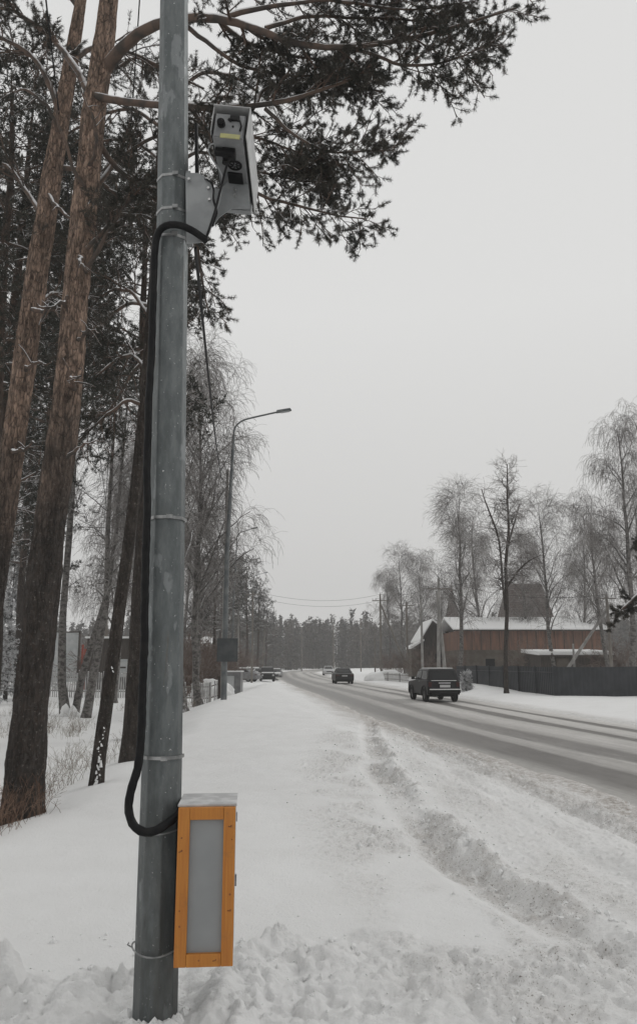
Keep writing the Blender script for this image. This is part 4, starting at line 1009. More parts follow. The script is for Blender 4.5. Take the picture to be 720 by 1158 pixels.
o = mobj("snow_clods", npmesh("snow_clods", V, tris=T), M['snowcap']); o['kind'] = 'stuff'; tag(o, "broken snow clods packed round the foot of the steel pole", "snow clods")
# conduit
def ppt(px, py, Y): return at(px, py, Y)
pts = [ppt(233, 272, 3.94), ppt(224, 264, 3.88), ppt(213, 257, 3.86), ppt(202, 253, 3.86), ppt(191, 252, 3.86), ppt(183, 256, 3.87), ppt(178, 265, 3.89), ppt(176.5, 280, 3.90), ppt(175.5, 320, 3.90), ppt(173, 420, 3.89),
       ppt(170, 520, 3.88), ppt(168.5, 588, 3.875), ppt(166, 680, 3.87), ppt(164, 780, 3.86), ppt(162, 840, 3.85), ppt(161, 860, 3.85), ppt(155, 880, 3.84), ppt(148.5, 900, 3.83), ppt(147, 918, 3.83), ppt(151, 934, 3.83), ppt(161, 943, 3.82),
       ppt(174, 943, 3.81), ppt(186, 936, 3.82), ppt(196, 926, 3.86), ppt(204, 920, 3.9)]
pp = resample(np.array(pts), 130)
for _ in range(2): pp[1:-1] = .25 * pp[:-2] + .5 * pp[1:-1] + .25 * pp[2:]
rgc = np.random.default_rng(4); jj = np.cumsum(rgc.normal(0, .0011, (130, 2)), 0); jj -= np.linspace(0, 1, 130)[:, None] * jj[-1]; pp[:, 0] += jj[:, 0]; pp[:, 1] += jj[:, 1] * .5
o = MB().tube(pp, [.0195 + (.0016 if i % 2 else 0) * (i > 70) for i in range(130)], 12).build('cable_conduit', M['conduit'], None, smooth=True)
tag(o, 'thick black corrugated conduit running down the steel pole and looping into the orange-framed box', 'cable conduit')

# cabinet
cb = np.array((-.528, 4.0, .27)); W_, D_, H_ = .262, .30, .675
root = thing('equipment_box', 'grey equipment box with a varnished orange wooden frame strapped low on the steel pole', 'equipment box', cb, rotz=.085)
MB().box((0, .006, H_ / 2), (W_ - .004, D_, H_ - .004)).build('case', M['boxgrey'], root, bevel=.004)
fy = -D_ / 2 - .012; fw = .054
fr = MB()
fr.box((-W_ / 2 + fw / 2, fy, H_ / 2), (fw, .028, H_)); fr.box((W_ / 2 - fw / 2, fy, H_ / 2), (fw, .028, H_))
fr.build('frame_stile', M['orange'], root, bevel=.0025)
fr = MB()
fr.box((0, fy - .001, H_ - fw / 2 + .001), (W_ - 2 * fw - .001, .028, fw)); fr.box((0, fy - .001, fw / 2), (W_ - 2 * fw - .001, .028, fw))
fr.build('frame_rail', M['orange'], root, bevel=.0025)
MB().box((0, fy + .012, H_ / 2), (W_ - 2 * fw + .004, .01, H_ - 2 * fw + .004)).build('door_panel', M['boxgrey'], root)
MB().box((.0, .006, H_ + .006), (W_ + .010, D_ + .012, .012)).build('lid', M['boxtop'], root, bevel=.003)
kn = MB(); rgk = np.random.default_rng(6)
for (u_, v_) in ((-.110, .49), (-.112, .545), (-.110, .17), (-.112, .235), (.112, .595), (.116, .535), (.112, .30), (.116, .235), (-.02, .028), (.055, .03)):
    kn.rod((u_, fy - .0155, v_), (u_, fy - .0135, v_), rgk.uniform(.003, .0052), n=9)
    if rgk.random() < .6: kn.box((u_ - .006, fy - .0148, v_ - .004), (.016, .0012, .0045), ry=rgk.uniform(-.6, .2))
kn.build('wood_knots', M['knot'], root)
MB().box((W_ / 2 + .004, -.03, H_ * .48), (.008, .02, .05)).box((W_ / 2 + .004, -.03, H_ * .9), (.006, .02, .04)).build('hinge', M['steel'], root)
MB().box((-.05, D_ / 2 + .012, H_ * .8), (.22, .014, .03)).box((-.05, D_ / 2 + .012, H_ * .15), (.22, .014, .03)).build('mounting_rail', M['steel'], root)

# camera housing on its bracket
zc = 4.33
nb_ = at(257.5, 157, 3.75); fb_ = at(268.5, 234, 4.36)
from mathutils import Matrix
yv = Vector(fb_ - nb_).normalized(); xv = yv.cross(Vector((0, 0, 1))).normalized(); zv = xv.cross(yv)
xv = (xv * math.cos(.10) - zv * math.sin(.10)).normalized(); zv = xv.cross(yv)
root = bpy.data.objects.new('traffic_camera', None); link(root); root['label'] = 'grey box-shaped traffic camera mounted high on the steel pole, seen from below'; root['category'] = 'traffic camera'
mw = Matrix((xv, yv, zv)).transposed().to_4x4(); mw.translation = Vector(nb_); root.matrix_world = mw
Lh = float(np.linalg.norm(fb_ - nb_)); Wh = .165; Hh = .15
MB().box((0, Lh / 2, Hh / 2), (Wh, Lh, Hh)).build('housing', M['housing'], root, bevel=.006)
cv = MB()
cv.box((Wh / 2 + .018, Lh / 2 + .02, Hh / 2 + .02), (.006, Lh + .08, Hh + .03)); cv.box((-Wh / 2 - .012, Lh / 2 + .0, Hh / 2 + .03), (.005, Lh + .02, Hh))
cv.box((.003, Lh / 2 + .02, Hh + .038), (Wh + .036, Lh + .08, .006))
cv.build('sun_shield', M['cover'], root, bevel=.002)
MB().box((Wh / 2 + .0085, Lh / 2, .03), (.012, Lh * .98, .02)).box((-Wh / 2 - .006, Lh / 2, .03), (.006, Lh * .95, .03)).build('gap_shade_strip', M['black'], root)  # black strips stand in for the shade in the gaps beside the housing
MB().box((0, -.004, Hh / 2), (Wh - .012, .008, Hh - .012)).build('rear_plate', M['housing'], root, bevel=.002)
MB().rod((-.042, -.008, .075), (-.042, -.04, .07), .021, n=16).rod((-.042, -.04, .07), (-.045, -.055, .06), .014, n=12).build('connector', M['black'], root, smooth=True)
MB().box((.025, -.014, .118), (.05, .014, .028)).box((.0, -.012, .106), (.02, .012, .012), ry=.6).rod((.02, -.008, .07), (.02, -.012, .07), .006).build('cable_gland', M['black'], root)
hb = MB(); hb.tube([(.03, -.012, .12), (.055, -.022, .10), (.066, -.02, .07), (.06, -.01, .045)], .005, 6); hb.build('handle_loop', M['black'], root, smooth=True)
MB().box((.012, -.009, .010), (.105, .006, .024)).build('yellow_sticker', M['yellow'], root)
MB().box((.0, .10, -.02), (.07, .07, .035)).box((-.05, .085, -.022), (.05, .04, .03)).rod((-.02, .14, -.002), (-.02, .14, -.05), .02, n=12).build('plug_block', M['black'], root, bevel=.004)
fan = MB()
fan.tube([(.02 + .036 * math.cos(a), .21 + .036 * math.sin(a), -.006) for a in np.linspace(0, 2 * math.pi, 25)], .006, 6)
for k in range(7):
    a = k / 7 * 2 * math.pi; fan.box((.02 + .02 * math.cos(a), .21 + .02 * math.sin(a), -.006), (.022, .005, .004), rz=a)
fan.build('vent_fan', M['black'], root)
MB().box((.015, .32, -.008), (.085, .09, .014)).build('gasket_pad', M['black'], root, bevel=.004)
MB().box((.02, .45, -.012), (.10, .16, .02)).box((.0, Lh - .03, -.03), (Wh + .02, .04, .05)).build('mount_plate', M['bracket'], root, bevel=.003)
sc_ = MB()
for (a, b_) in ((.0, .43), (.0, .46), (.0, .50), (.03, .43), (.03, .50)): sc_.rod((a, b_, -.022), (a, b_, -.030), .006, n=6)
sc_.build('bolt', M['screw'], root)
lens = MB(); lens.rod((0, Lh + .0, Hh / 2), (0, Lh + .03, Hh / 2), .045, n=20); lens.build('lens', M['glass'], root, smooth=True)

root = thing('camera_bracket', 'pale grey steel bracket plate holding the traffic camera on the pole', 'bracket', at(212, 235, 4.0))
ob = np.array(root.location)
def lp(px, py, Y): p = at(px, py, Y) - ob; return p
def plate(mb, pts, Y, th):
    P = [lp(a, b_, Y) for a, b_ in pts]; mb.prism([(p[0], p[2]) for p in P], 'y', P[0][1] - th / 2, P[0][1] + th / 2); return mb
plate(MB(), [(210, 196), (225, 196), (233, 201), (240, 211), (244, 236), (238, 262), (228, 274), (211, 276)], 3.93, .008).build('gusset_plate', M['bracket'], root)
plate(MB(), [(211, 199), (217, 199), (217, 275), (211, 275)], 4.02, .10).build('pole_clamp', M['bracket'], root, bevel=.003)
a_ = MB(); plate(a_, [(236, 212), (250, 214), (262, 200), (280, 205), (283, 236), (262, 236), (248, 246), (236, 262), (230, 262)], 4.12, .006); a_.build('arm_plate', M['bracket'], root)
a_ = MB(); a_.box(lp(262, 226, 4.22), (.16, .20, .012), rx=.05).box(lp(240, 232, 4.02), (.012, .17, .16)); a_.build('swivel_arm', M['bracket'], root, bevel=.003)
s_ = MB()
for (a, b_, Y) in ((236, 214, 3.93), (237, 227, 3.93), (234, 204, 3.93), (214, 204, 3.92), (266, 215, 4.1), (266, 222, 4.1)):
    p = lp(a, b_, Y); s_.rod((p[0], p[1] - .018, p[2]), (p[0], p[1] + .0, p[2]), .008, n=6)
s_.build('bolt', M['screw'], root)
p0 = [lp(a, b_, Y) for a, b_, Y in ((244, 162, 3.8), (237, 163, 3.82), (235, 170, 3.84), (240, 180, 3.87), (247, 190, 3.89), (252, 200, 3.9), (250, 215, 3.91), (247, 232, 3.92), (243, 240, 3.93))]
MB().tube(resample(np.array(p0), 30), .0045, 6).build('grey_cable', M['bracket'], root, smooth=True)
p0 = [lp(a, b_, Y) for a, b_, Y in ((262, 172, 3.84), (257, 185, 3.86), (253, 200, 3.88), (248, 220, 3.9), (243, 240, 3.9), (237, 258, 3.9), (233, 270, 3.92))]
o = MB().tube(resample(np.array(p0), 30), .007, 8); 
p0 = [lp(a, b_, Y) for a, b_, Y in ((232, 202, 3.92), (239, 206, 3.90), (242, 214, 3.9), (241, 226, 3.9), (246, 240, 3.91), (240, 256, 3.92))]
o.tube(resample(np.array(p0), 30), .006, 8); o.build('black_cable', M['black'], root, smooth=True)

# antenna-like stub behind bracket
o = MB().rod(at(223, 200, 4.05), at(222, 140, 4.05), .012, .010, 10).build('vertical_rod', M['black'], None); tag(o, 'thin black rod standing upright on the bracket beside the pole', 'rod')

# ------------------------------------------------------------ lamp posts, poles, wires
def lamp_post(px, Y, ytop, armdx, label):
    b_ = on(px, Y); r = thing('street_lamp', label, 'street lamp', b_, group='street lamps on the left roadside')
    top = at(px + 8 * 30 / Y, ytop, Y) - b_; H_ = top[2]; k = H_ / 11.0
    MB().tube([(0, 0, -.4), (.0, 0, H_ * .5), (.015 * H_, 0, H_ * .93)], [.115, .085, .055], 12).build('post', M['post'], r, smooth=True)
    MB().box((0, -.135, 1.1), (.11, .02, .35)).build('hatch', M['post'], r)
    arm = [(.015 * H_, 0, H_ * .93 - .05), (.0155 * H_, 0, H_ * .955), (.2, 0, H_ * .975), (.45, 0, H_ * .99), (1.0, .0, H_ * 1.0), (armdx * .8, 0, H_ * 1.02)]
    arm = [arm[0], arm[1], (.22, 0, H_ - .32), (.5, 0, H_ - .08), (.95, 0, H_ + .04), (armdx - .4, 0, H_ + .25)]
    MB().tube(resample(np.array(arm), 24), .035, 8).build('arm', M['post'], r, smooth=True)
    hx = armdx
    lb = MB().box((hx - .12, 0, H_ + .32), (.62, .2, .09), ry=-.17, taper=.85).build('lamp_head', M['post'], r, bevel=.01)
    MB().box((hx - .06, 0, H_ + .265), (.36, .15, .02), ry=-.17).build('diffuser', M['panelwhite'], lb)
    return r
lamp_post(253, 30, 473, 2.25, 'nearest street lamp, tall grey post with a curved arm, right of the steel pole')
lamp_post(262, 70, 601, 1.9, 'second street lamp, its arm just showing over the hanging birch twigs')
lamp_post(283, 112, 650, 2.1, 'third street lamp, small, above the far left pines')

# sign backs
r = thing('road_sign', 'dark grey square sign back fixed to the nearest lamp post', 'road sign', on(253, 30) + np.array((0, -.0, 1.8)))
c_ = at(257, 735, 29.8) - np.array(r.location)
MB().box((c_[0], -.17, c_[2]), (.78, .012, .86)).build('panel', M['sign_back'], r, bevel=.004)
MB().box((c_[0], -.15, c_[2] + .25), (.7, .03, .04)).box((c_[0], -.15, c_[2] - .25), (.7, .03, .04)).build('rail', M['post'], r)
b_ = on(264, 52); r = thing('roadside_kiosk', 'pale narrow kiosk behind the lamp post sign, left of the parked cars', 'kiosk', b_)
MB().box((0, 0, .65), (1.05, 1.6, 1.5)).build('walls', M['cargrey'], r, bevel=.03); MB().box((0, 0, 1.43), (1.15, 1.7, .07)).build('roof', M['snowcap'], r, bevel=.02)
MB().box((-.15, -.815, .6), (.5, .02, 1.1)).build('door', M['panelwhite'], r)

def ins(mb, p):  # insulator
    mb.rod(p, (p[0], p[1], p[2] + .10), .012, n=6); mb.rod((p[0], p[1], p[2] + .08), (p[0], p[1], p[2] + .2), .045, .03, n=8)
def upole(px, Y, ytop, label, mat='concrete', w0=.14, arms=(), brace=None, lean=0.0):
    b_ = on(px, Y); r = thing('utility_pole', label, 'utility pole', b_)
    H_ = at(px, ytop, Y)[2] - b_[2]
    MB().tube([(0, 0, -.5), (lean * H_ * .5, 0, H_ * .5), (lean * H_, 0, H_)], [w0, w0 * .85, w0 * .68], 10).build('mast', M[mat], r, smooth=True)
    for (dz, ln) in arms:
        MB().box((lean * H_, -.12, H_ - dz), (ln, .09, .09)).build('crossarm', M['wood_pole'], r)
        for s in (-1, -.55, .55, 1):
            i_ = MB(); ins(i_, (lean * H_ + s * ln * .47, -.12, H_ - dz + .045)); i_.build('insulator', M['post'], r)
    if arms:
        i_ = MB(); ins(i_, (lean * H_, 0, H_)); i_.build('insulator', M['post'], r)
    if brace: MB().tube([(brace[0], 0, -.5), (lean * H_ + .05, .02, H_ * brace[1])], [.13, .09], 10).build('brace', M[mat], r, smooth=True)
    return r, b_ + np.array((lean * H_, 0, H_))
T = {}
_, T['l1'] = upole(251.5, 36, 531, 'pale concrete pole right behind the nearest lamp post, carrying the sagging cable', w0=.10)
_, T['l2'] = upole(268, 66, 690, 'thin pale pole just right of the nearest lamp post', w0=.12)
_, T['l3'] = upole(284.5, 84, 668, 'slim utility pole with a crossarm above the parked cars', 'wood_pole', .12, ((.4, 1.6),))
_, T['l4'] = upole(117, 62, 640, 'utility pole with crossarm seen beyond the birch clump on the left', 'wood_pole', .12, ((.5, 1.7), (1.4, 1.5)))
_, T['l5'] = upole(296, 118, 712, 'short leaning pole behind the snowy parked car', 'wood_pole', .12, lean=.05)
_, T['r1'] = upole(431, 92, 672, 'utility pole with a diagonal brace reaching down to the right, leftmost on the right side', 'wood_pole', .14, ((.75, 1.9),), (3.6, .88))
_, T['r2'] = upole(461, 84, 681, 'utility pole with one crossarm between the braced pole and the plain pole', 'wood_pole', .13, ((.35, 1.4),))
_, T['r3'] = upole(478, 72, 678, 'plain pale pole without crossarm, left of the twin poles', 'concrete', .13)
_, T['r4'] = upole(495.5, 66, 654, 'left and taller one of the twin concrete poles behind the black car', 'concrete', .16, ((.9, 1.9),), lean=.03)
_, T['r5'] = upole(504.5, 66.2, 668, 'right one of the twin concrete poles, leaning against its neighbour', 'concrete', .16, lean=-.075)
_, T['r6'] = upole(650, 60, 728, 'short pale post standing behind the dark fence before the low shed', 'concrete', .10)
_, T['r7'] = upole(692, 56, 672, 'utility pole under the drooping pine limb at the right edge', 'wood_pole', .13, ((.3, 1.2),))
_, T['f1'] = upole(341, 190, 712, 'far thin pole standing before the forest left of the dark car', 'wood_pole', .14)
_, T['f2'] = upole(377, 170, 706, 'far thin pole standing before the forest above the dark car', 'wood_pole', .13)
_, T['f3'] = upole(408, 150, 700, 'far utility pole with crossarm left of the braced pole', 'wood_pole', .13, ((.5, 1.5),))
_, T['f4'] = upole(424, 120, 706, 'distant utility pole directly left of the braced pole', 'wood_pole', .12, ((.5, 1.5),))
# diagonal timber at the right
o = MB().tube([on(630, 57), at(690, 683, 57)], [.13, .09], 10).build('leaning_timber', M['concrete'], None, smooth=True); tag(o, 'pale diagonal timber leaning against the utility pole under the drooping pine limb', 'timber')
def wire(p0, p1, sag, label, r=.012, n=40):
    p0 = np.array(p0); p1 = np.array(p1); t = np.linspace(0, 1, n)[:, None]; P = p0 * (1 - t) + p1 * t; P[:, 2] -= sag * 4 * (t * (1 - t))[:, 0]
    o = MB().tube(P, r, 5).build('overhead_wire', M['black'], None); tag(o, label, 'wire')
wire(at(221, 280, 4.03), T['l1'], 1.0, 'dark cable sagging from the camera bracket to the concrete pole behind the lamp', .010)
wire(at(50, -20, 8), T['l4'] + np.array((.7, 0, -.3)), .9, 'dark wire crossing in front of the two orange pines, coming down from the top left', .011)
wire(at(160, -30, 8.4), T['l4'] + np.array((-.7, 0, -.3)), 1.2, 'second dark wire descending between the thick pine and the pole', .009)
wire(T['l3'], T['r1'], .9, 'upper thin wire spanning the road to the braced utility pole', .013)
wire(T['l3'] - np.array((0, 0, .6)), T['r1'] - np.array((0, 0, .7)), .9, 'lower thin wire spanning the road to the braced utility pole', .013)
wire(T['l1'] - np.array((0, 0, 2.4)), np.array((-14, 30, 7.2)), .4, 'short wire running left from the concrete pole through the birch twigs', .014)
wire(T['r1'], T['r4'] - np.array((0, 0, .8)), .3, 'wire from the braced pole to the twin concrete poles', .014)
wire(T['r4'], T['r7'], .8, 'wire from the twin concrete poles past the larch to the right edge', .010)

# ------------------------------------------------------------ fences
def picket_fence(p0, p1, h, label, mat='picket', gap=.15, w_=.08, sparse=1.0, name='picket_fence'):
    p0 = np.array(p0); p1 = np.array(p1); d_ = p1 - p0; Ln = np.linalg.norm(d_[:2]); n = int(Ln / gap); an = math.atan2(d_[1], d_[0]); rg_ = np.random.default_rng(int(Ln * 10))
    r = thing(name, label, 'fence', p0); mb = MB(); rl = MB(); cap = MB()
    for i in range(n):
        if rg_.random() > sparse: continue
        q = d_ * (i / n); x, y = q[0], q[1]; z = gz(p0[0] + x, p0[1] + y) - p0[2]; hh = h * rg_.uniform(.94, 1.04)
        mb.box((x, y, z + hh / 2), (w_, .022, hh), rz=an, ry=rg_.normal(0, .015))
        cap.box((x, y, z + hh + .012), (w_ * .9, .03, .024), rz=an, taper=.6)
    for i in range(0, n, 18):
        a_ = d_ * (i / n); b2 = d_ * (min(i + 18, n) / n)
        for hz in (.25, .8):
            za = gz(p0[0] + a_[0], p0[1] + a_[1]) - p0[2]; zb = gz(p0[0] + b2[0], p0[1] + b2[1]) - p0[2]
            rl.rod((a_[0], a_[1] + .035, za + h * hz), (b2[0], b2[1] + .035, zb + h * hz), .03, n=4)
    mb.build('pickets', M[mat], r); rl.build('rails', M['wood_pole'], r); cap.build('snow_caps', M['snowcap'], r)['kind'] = 'stuff'
    for i in range(0, n + 1, 18):
        a_ = d_ * (min(i, n) / n); za = gz(p0[0] + a_[0], p0[1] + a_[1]) - p0[2]
        MB().box((a_[0], a_[1] + .09, za + h / 2 - .1), (.09, .09, h + .25)).build('post', M['dark_wood'], r)
    return r
picket_fence(on(-40, 50), on(160, 46), 1.45, 'long weathered pale picket fence behind the trunks on the left')
picket_fence(on(199, 40), on(247, 37.5), .95, 'short picket fence with a dark end post between the pole and the nearest lamp', sparse=.85)
b_ = on(248, 37.3)
o = MB().box((b_[0], b_[1], b_[2] + .5), (.16, .16, 1.15)).build('fence_end_post', M['dark_wood'], None, bevel=.01); tag(o, 'stout dark post ending the short picket fence', 'post')
picket_fence(on(426, 86), on(462, 74), .8, 'low grey snow-crusted fence beside the road left of the black car', gap=.25)

def sheet_fence(pa, pb, h, label):
    d_ = pb - pa; Ln = float(np.linalg.norm(d_[:2])); ux, uy = d_[0] / Ln, d_[1] / Ln
    r = thing('sheet_metal_fence', label, 'fence', pa); n = int(Ln / .06); vs = []; 
    for i in range(n + 1):
        s = Ln * i / n; off = (.0, .0, .022, .022)[i % 4]; x = ux * s + uy * off; y = uy * s - ux * off
        z0 = gz(pa[0] + ux * s, pa[1] + uy * s) - pa[2]
        vs += [(x, y, z0 - .15), (x, y, h - .02 * math.sin(s * .9))]
    MB().add(vs, [(2 * i, 2 * i + 2, 2 * i + 3, 2 * i + 1) for i in range(n)]).build('sheeting', M['fence_dark'], r)
    for s in np.arange(0, Ln + .1, 2.5):
        MB().box((ux * s + .0 - uy * .05, uy * s + ux * .05, h / 2), (.07, .07, h + .1)).build('post', M['fence_dark'], r)
    MB().rod((-uy * .03, ux * .03, h * .8), (d_[0] - uy * .03, d_[1] + ux * .03, h * .8), .025, n=4).build('rail', M['fence_dark'], r)
    cap = MB()
    for i in range(0, n, 12):
        s = Ln * (i + 6) / n; cap.box((ux * s, uy * s, h + .02), (.70, .05, .04), rz=math.atan2(uy, ux), taper=.7)
    return r
cnr = on(628, 43); cnr_h = at(628, 754, 43)[2] - cnr[2]
fl = on(516, 60)
sheet_fence(cnr, fl, cnr_h, 'dark corrugated fence run going away to the left behind the bare larch')
sheet_fence(cnr + np.array((.03, -.03, 0)), np.array((on(900, 43.5)[0], 43.5, cnr[2])), cnr_h, 'dark corrugated fence run from the corner to the right picture edge')

# ------------------------------------------------------------ buildings on the right
def house_box(name, label, x0, x1, z1, y0, y1, wallm, roofz=None, overhang=.3):
    pass
Yb = 78.0
x0, _ = XZ(519, 750, Yb); x1, _ = XZ(684, 750, Yb); _, ze = XZ(600, 713, Yb); _, zr = XZ(600, 703, Yb + 3); g0 = -.4
r = thing('barn', 'long brown-red boarded barn with a snowy roof behind the dark fence', 'building', (x0, Yb, g0))
Wb = x1 - x0; he = ze - g0; zmid = XZ(600, 735, Yb)[1] - g0
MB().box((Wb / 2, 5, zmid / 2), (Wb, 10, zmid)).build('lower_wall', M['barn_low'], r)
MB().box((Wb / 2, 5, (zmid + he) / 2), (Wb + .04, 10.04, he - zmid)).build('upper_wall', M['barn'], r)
bt = MB()
for i in range(int(Wb / .9)): bt.box((.4 + i * .9, -.045, (zmid + he) / 2), (.06, .04, he - zmid))
bt.build('battens', M['dark_wood'], r)
MB().prism([(-.5, he), (5, he + 1.35), (10.5, he), (10.5, he + .12), (5, he + 1.6), (-.5, he + .22), (-.55, he + .1)], 'x', -.6, Wb + .6).build('snow_roof', M['snowcap'], r, bevel=.08)
MB().box((Wb / 2, -.50, he + .0), (Wb + 1.1, .06, .14)).build('eaves_board', M['dark_wood'], r)
for i, cx in enumerate((3.0, 7.4, 11.0)):
    MB().box((cx, -.035, zmid * .62), (.9, .05, .8)).build('window', M['glass'], r)
# tower roofs standing behind it
def towerroof(name, label, pxs, ztop_py, zbot_py, Y, topw, depth, spire=False):
    xa, zb = XZ(pxs[0], zbot_py, Y); xb, _ = XZ(pxs[1], zbot_py, Y); zt = XZ(pxs[0], ztop_py, Y)[1]
    r = thing(name, label, 'building', ((xa + xb) / 2, Y + depth / 2, g0)); w2 = (xb - xa) / 2; hb = zb - g0; ht = zt - g0
    MB().box((0, 0, hb / 2), (2 * w2 * .9, depth * .9, hb)).build('walls', M['dark_wood'], r)
    tw = w2 * topw; td = depth / 2 * (topw if not spire else 0.02); m_ = MB()
    vs = [(-w2, -depth / 2, hb), (w2, -depth / 2, hb), (w2, depth / 2, hb), (-w2, depth / 2, hb), (-tw, -td, ht), (tw, -td, ht), (tw, td, ht), (-tw, td, ht)]
    m_.add(vs, [(0, 1, 5, 4), (1, 2, 6, 5), (2, 3, 7, 6), (3, 0, 4, 7), (4, 5, 6, 7), (3, 2, 1, 0)]); m_.build('roof', M['roof_tile'], r)
    cs = MB()
    for k in range(1, 16):   # courses of tiles
        t_ = k / 16; ww = w2 + (tw - w2) * t_ ; dd = depth / 2 + (td - depth / 2) * t_; z = hb + (ht - hb) * t_
        cs.box((0, 0, z), (2 * ww + .05, 2 * dd + .05, .05))
    cs.build('tile_courses', M['dark_wood'], r)
    return r, w2, hb, ht
r, w2, hb, ht = towerroof('tower_house', 'steep brown tower roof rising behind the middle of the barn', (572, 628), 659, 703, 90, .60, 5.5)
MB().box((w2 * .1, -.2, ht + .03), (w2 * 1.1, 1.4, .22)).build('roof_snow', M['snowcap'], r, bevel=.05)
MB().box((w2 * .15, -2.0, hb + (ht - hb) * .5), (1.1, .9, .9)).prism([(-w2 * .0, hb + 1.1), (w2 * .3, hb + 2.3), (w2 * .6, hb + 1.1)], 'y', -2.7, -1.5).build('dormer', M['roof_tile'], r)
MB().box((-w2 * .55, .5, ht - .1), (.7, .7, 1.3)).build('chimney', M['dark_wood'], r)
r, w2, hb, ht = towerroof('spire_turret', 'narrow pointed brown turret roof above the left end of the barn', (505, 520), 660, 703, 99, .02, 1.8, True)
MB().rod((0, 0, ht - .1), (0, 0, ht + .5), .04, .01).build('finial', M['dark_wood'], r)
# gabled house
Yh = 88.0
xl, ze1 = XZ(479, 717, Yh); xr_, ze2 = XZ(517, 723, Yh); xp, zp = XZ(488, 701, Yh); xa, za1 = XZ(464, 731, Yh)
r = thing('gabled_house', 'dark gabled house with a snowy roof between the plain pole and the twin poles', 'building', (xl, Yh, g0))
w_ = xr_ - xl; hl = ze1 - g0; hr = ze2 - g0; xp -= xl; zp -= g0; xa -= xl; za1 -= g0
MB().prism([(0, 0), (w_, 0), (w_, hr - .25), (xp, zp - .25), (0, hl - .2)], 'y', 0, 8).build('walls', M['dark_wood'], r)
MB().prism([(xp, zp - .1), (w_ + .5, hr - .4), (w_ + .5, hr - .2), (xp, zp + .14), (-.5, hl - .6), (-.5, hl - .8)], 'y', -.5, 8.4).build('roof', M['snowcap'], r)
MB().prism([(xp, zp - .38), (w_ + .52, hr - .68), (w_ + .52, hr - .42), (xp, zp - .12), (-.52, hl - .82), (-.52, hl - 1.05)], 'y', -.55, -.40).build('bargeboard', M['dark_wood'], r)
MB().box((w_ * .42, -.02, hr * .55), (.8, .06, .9)).box((w_ * .42, -.06, hr * .55), (.06, .03, .9)).build('window', M['glass'], r)
MB().prism([(xa, za1 - .25), (-.05, hl - .75), (-.05, hl - .55), (xa, za1)], 'y', -.6, 5).build('lean_to_roof', M['snowcap'], r)
MB().box((xa / 2, 2.3, (za1 - .3) / 2), (abs(xa) * .88, 4.6, za1 - .3)).build('lean_to_wall', M['barn_low'], r)
# low shed
Ys = 62.0
xa, za = XZ(611, 741, Ys); xb, _ = XZ(691, 741, Ys)
r = thing('low_shed', 'low dark shed with a flat snow-covered roof peeking over the dark fence', 'building', (xa, Ys, -.2)); hs = za + .2; ws = xb - xa
MB().box((ws / 2, 2.5, hs / 2), (ws, 5, hs)).build('walls', M['dark_wood'], r)
MB().prism([(-.2, hs), (5.2, hs + .25), (5.2, hs + .55), (-.25, hs + .30)], 'x', -.25, ws + .2).build('snow_roof', M['snowcap'], r, bevel=.06)
MB().box((ws / 2, -.22, hs - .05), (ws + .3, .05, .12)).build('eaves_board', M['dark_wood'], r)
MB().box((ws * .3, -.03, hs * .5), (1.0, .05, hs * .8)).build('door', M['barn_low'], r)

# ------------------------------------------------------------ left side buildings
Yl = 66.0
xa, za = XZ(55, 757, Yl); xb, zb = XZ(90, 715, Yl)
r = thing('billboard', 'large pale blank board with a red-brown edge standing behind the picket fence', 'billboard', (xa, Yl, -.35)); hp = zb + .35; wp = xb - xa
MB().box((wp / 2, 0, hp * .55), (wp, .12, hp * .9)).build('board', M['panelwhite'], r)
fr = MB().box((wp / 2, -.0, hp + .02), (wp + .2, .18, .09)).box((wp + .05, 0, hp * .52), (.12, .18, hp)).box((-.05, 0, hp * .52), (.1, .18, hp)); fr.build('frame', M['dark_wood'], r)
MB().box((wp + .35, .05, hp * .40), (.16, .12, hp * .75)).build('side_strip', M['redtrim'], r)
Yg = 60.0
xa, za = XZ(97, 765, Yg); xb, zb = XZ(150, 722, Yg)
r = thing('garage', 'dark flat-roofed garage with a pale lower band behind the birch clump', 'building', (xa, Yg, -.4)); hg = zb + .4; wg = xb - xa
MB().box((wg / 2, 2.5, hg * .5), (wg, 5, hg)).build('walls', M['dark_wood'], r)
MB().box((wg / 2, 2.4, hg + .07), (wg + .3, 5.3, .14)).build('snow_roof', M['snowcap'], r, bevel=.04)
MB().box((wg * .76, -.03, hg * .42), (wg * .42, .05, hg * .36)).build('pale_band', M['panelwhite'], r); MB().box((wg * .76, -.065, hg * .44), (wg * .25, .02, .12)).build('stripe', M['dark_wood'], r)
MB().box((-.12, 1, hg * .4), (.15, 2, hg * .8)).build('side_strip', M['redtrim'], r)
xa, za = XZ(190, 760, 95); r = thing('brown_house', 'brown low house with snowy roof glimpsed through the shrubs left of the lamp post', 'building', (xa, 95, -.4))
MB().box((2.2, 3, 1.6), (4.6, 6, 3.2)).build('walls', M['barn'], r); MB().prism([(-.3, 3.1), (3, 4.9), (6.3, 3.1), (6.3, 3.35), (3, 5.2), (-.3, 3.35)], 'x', -.4, 4.9).build('roof', M['snowcap'], r)
MB().box((1.2, -.02, 1.7), (.8, .05, .9)).box((3.1, -.02, 1.7), (.8, .05, .9)).build('window', M['glass'], r)

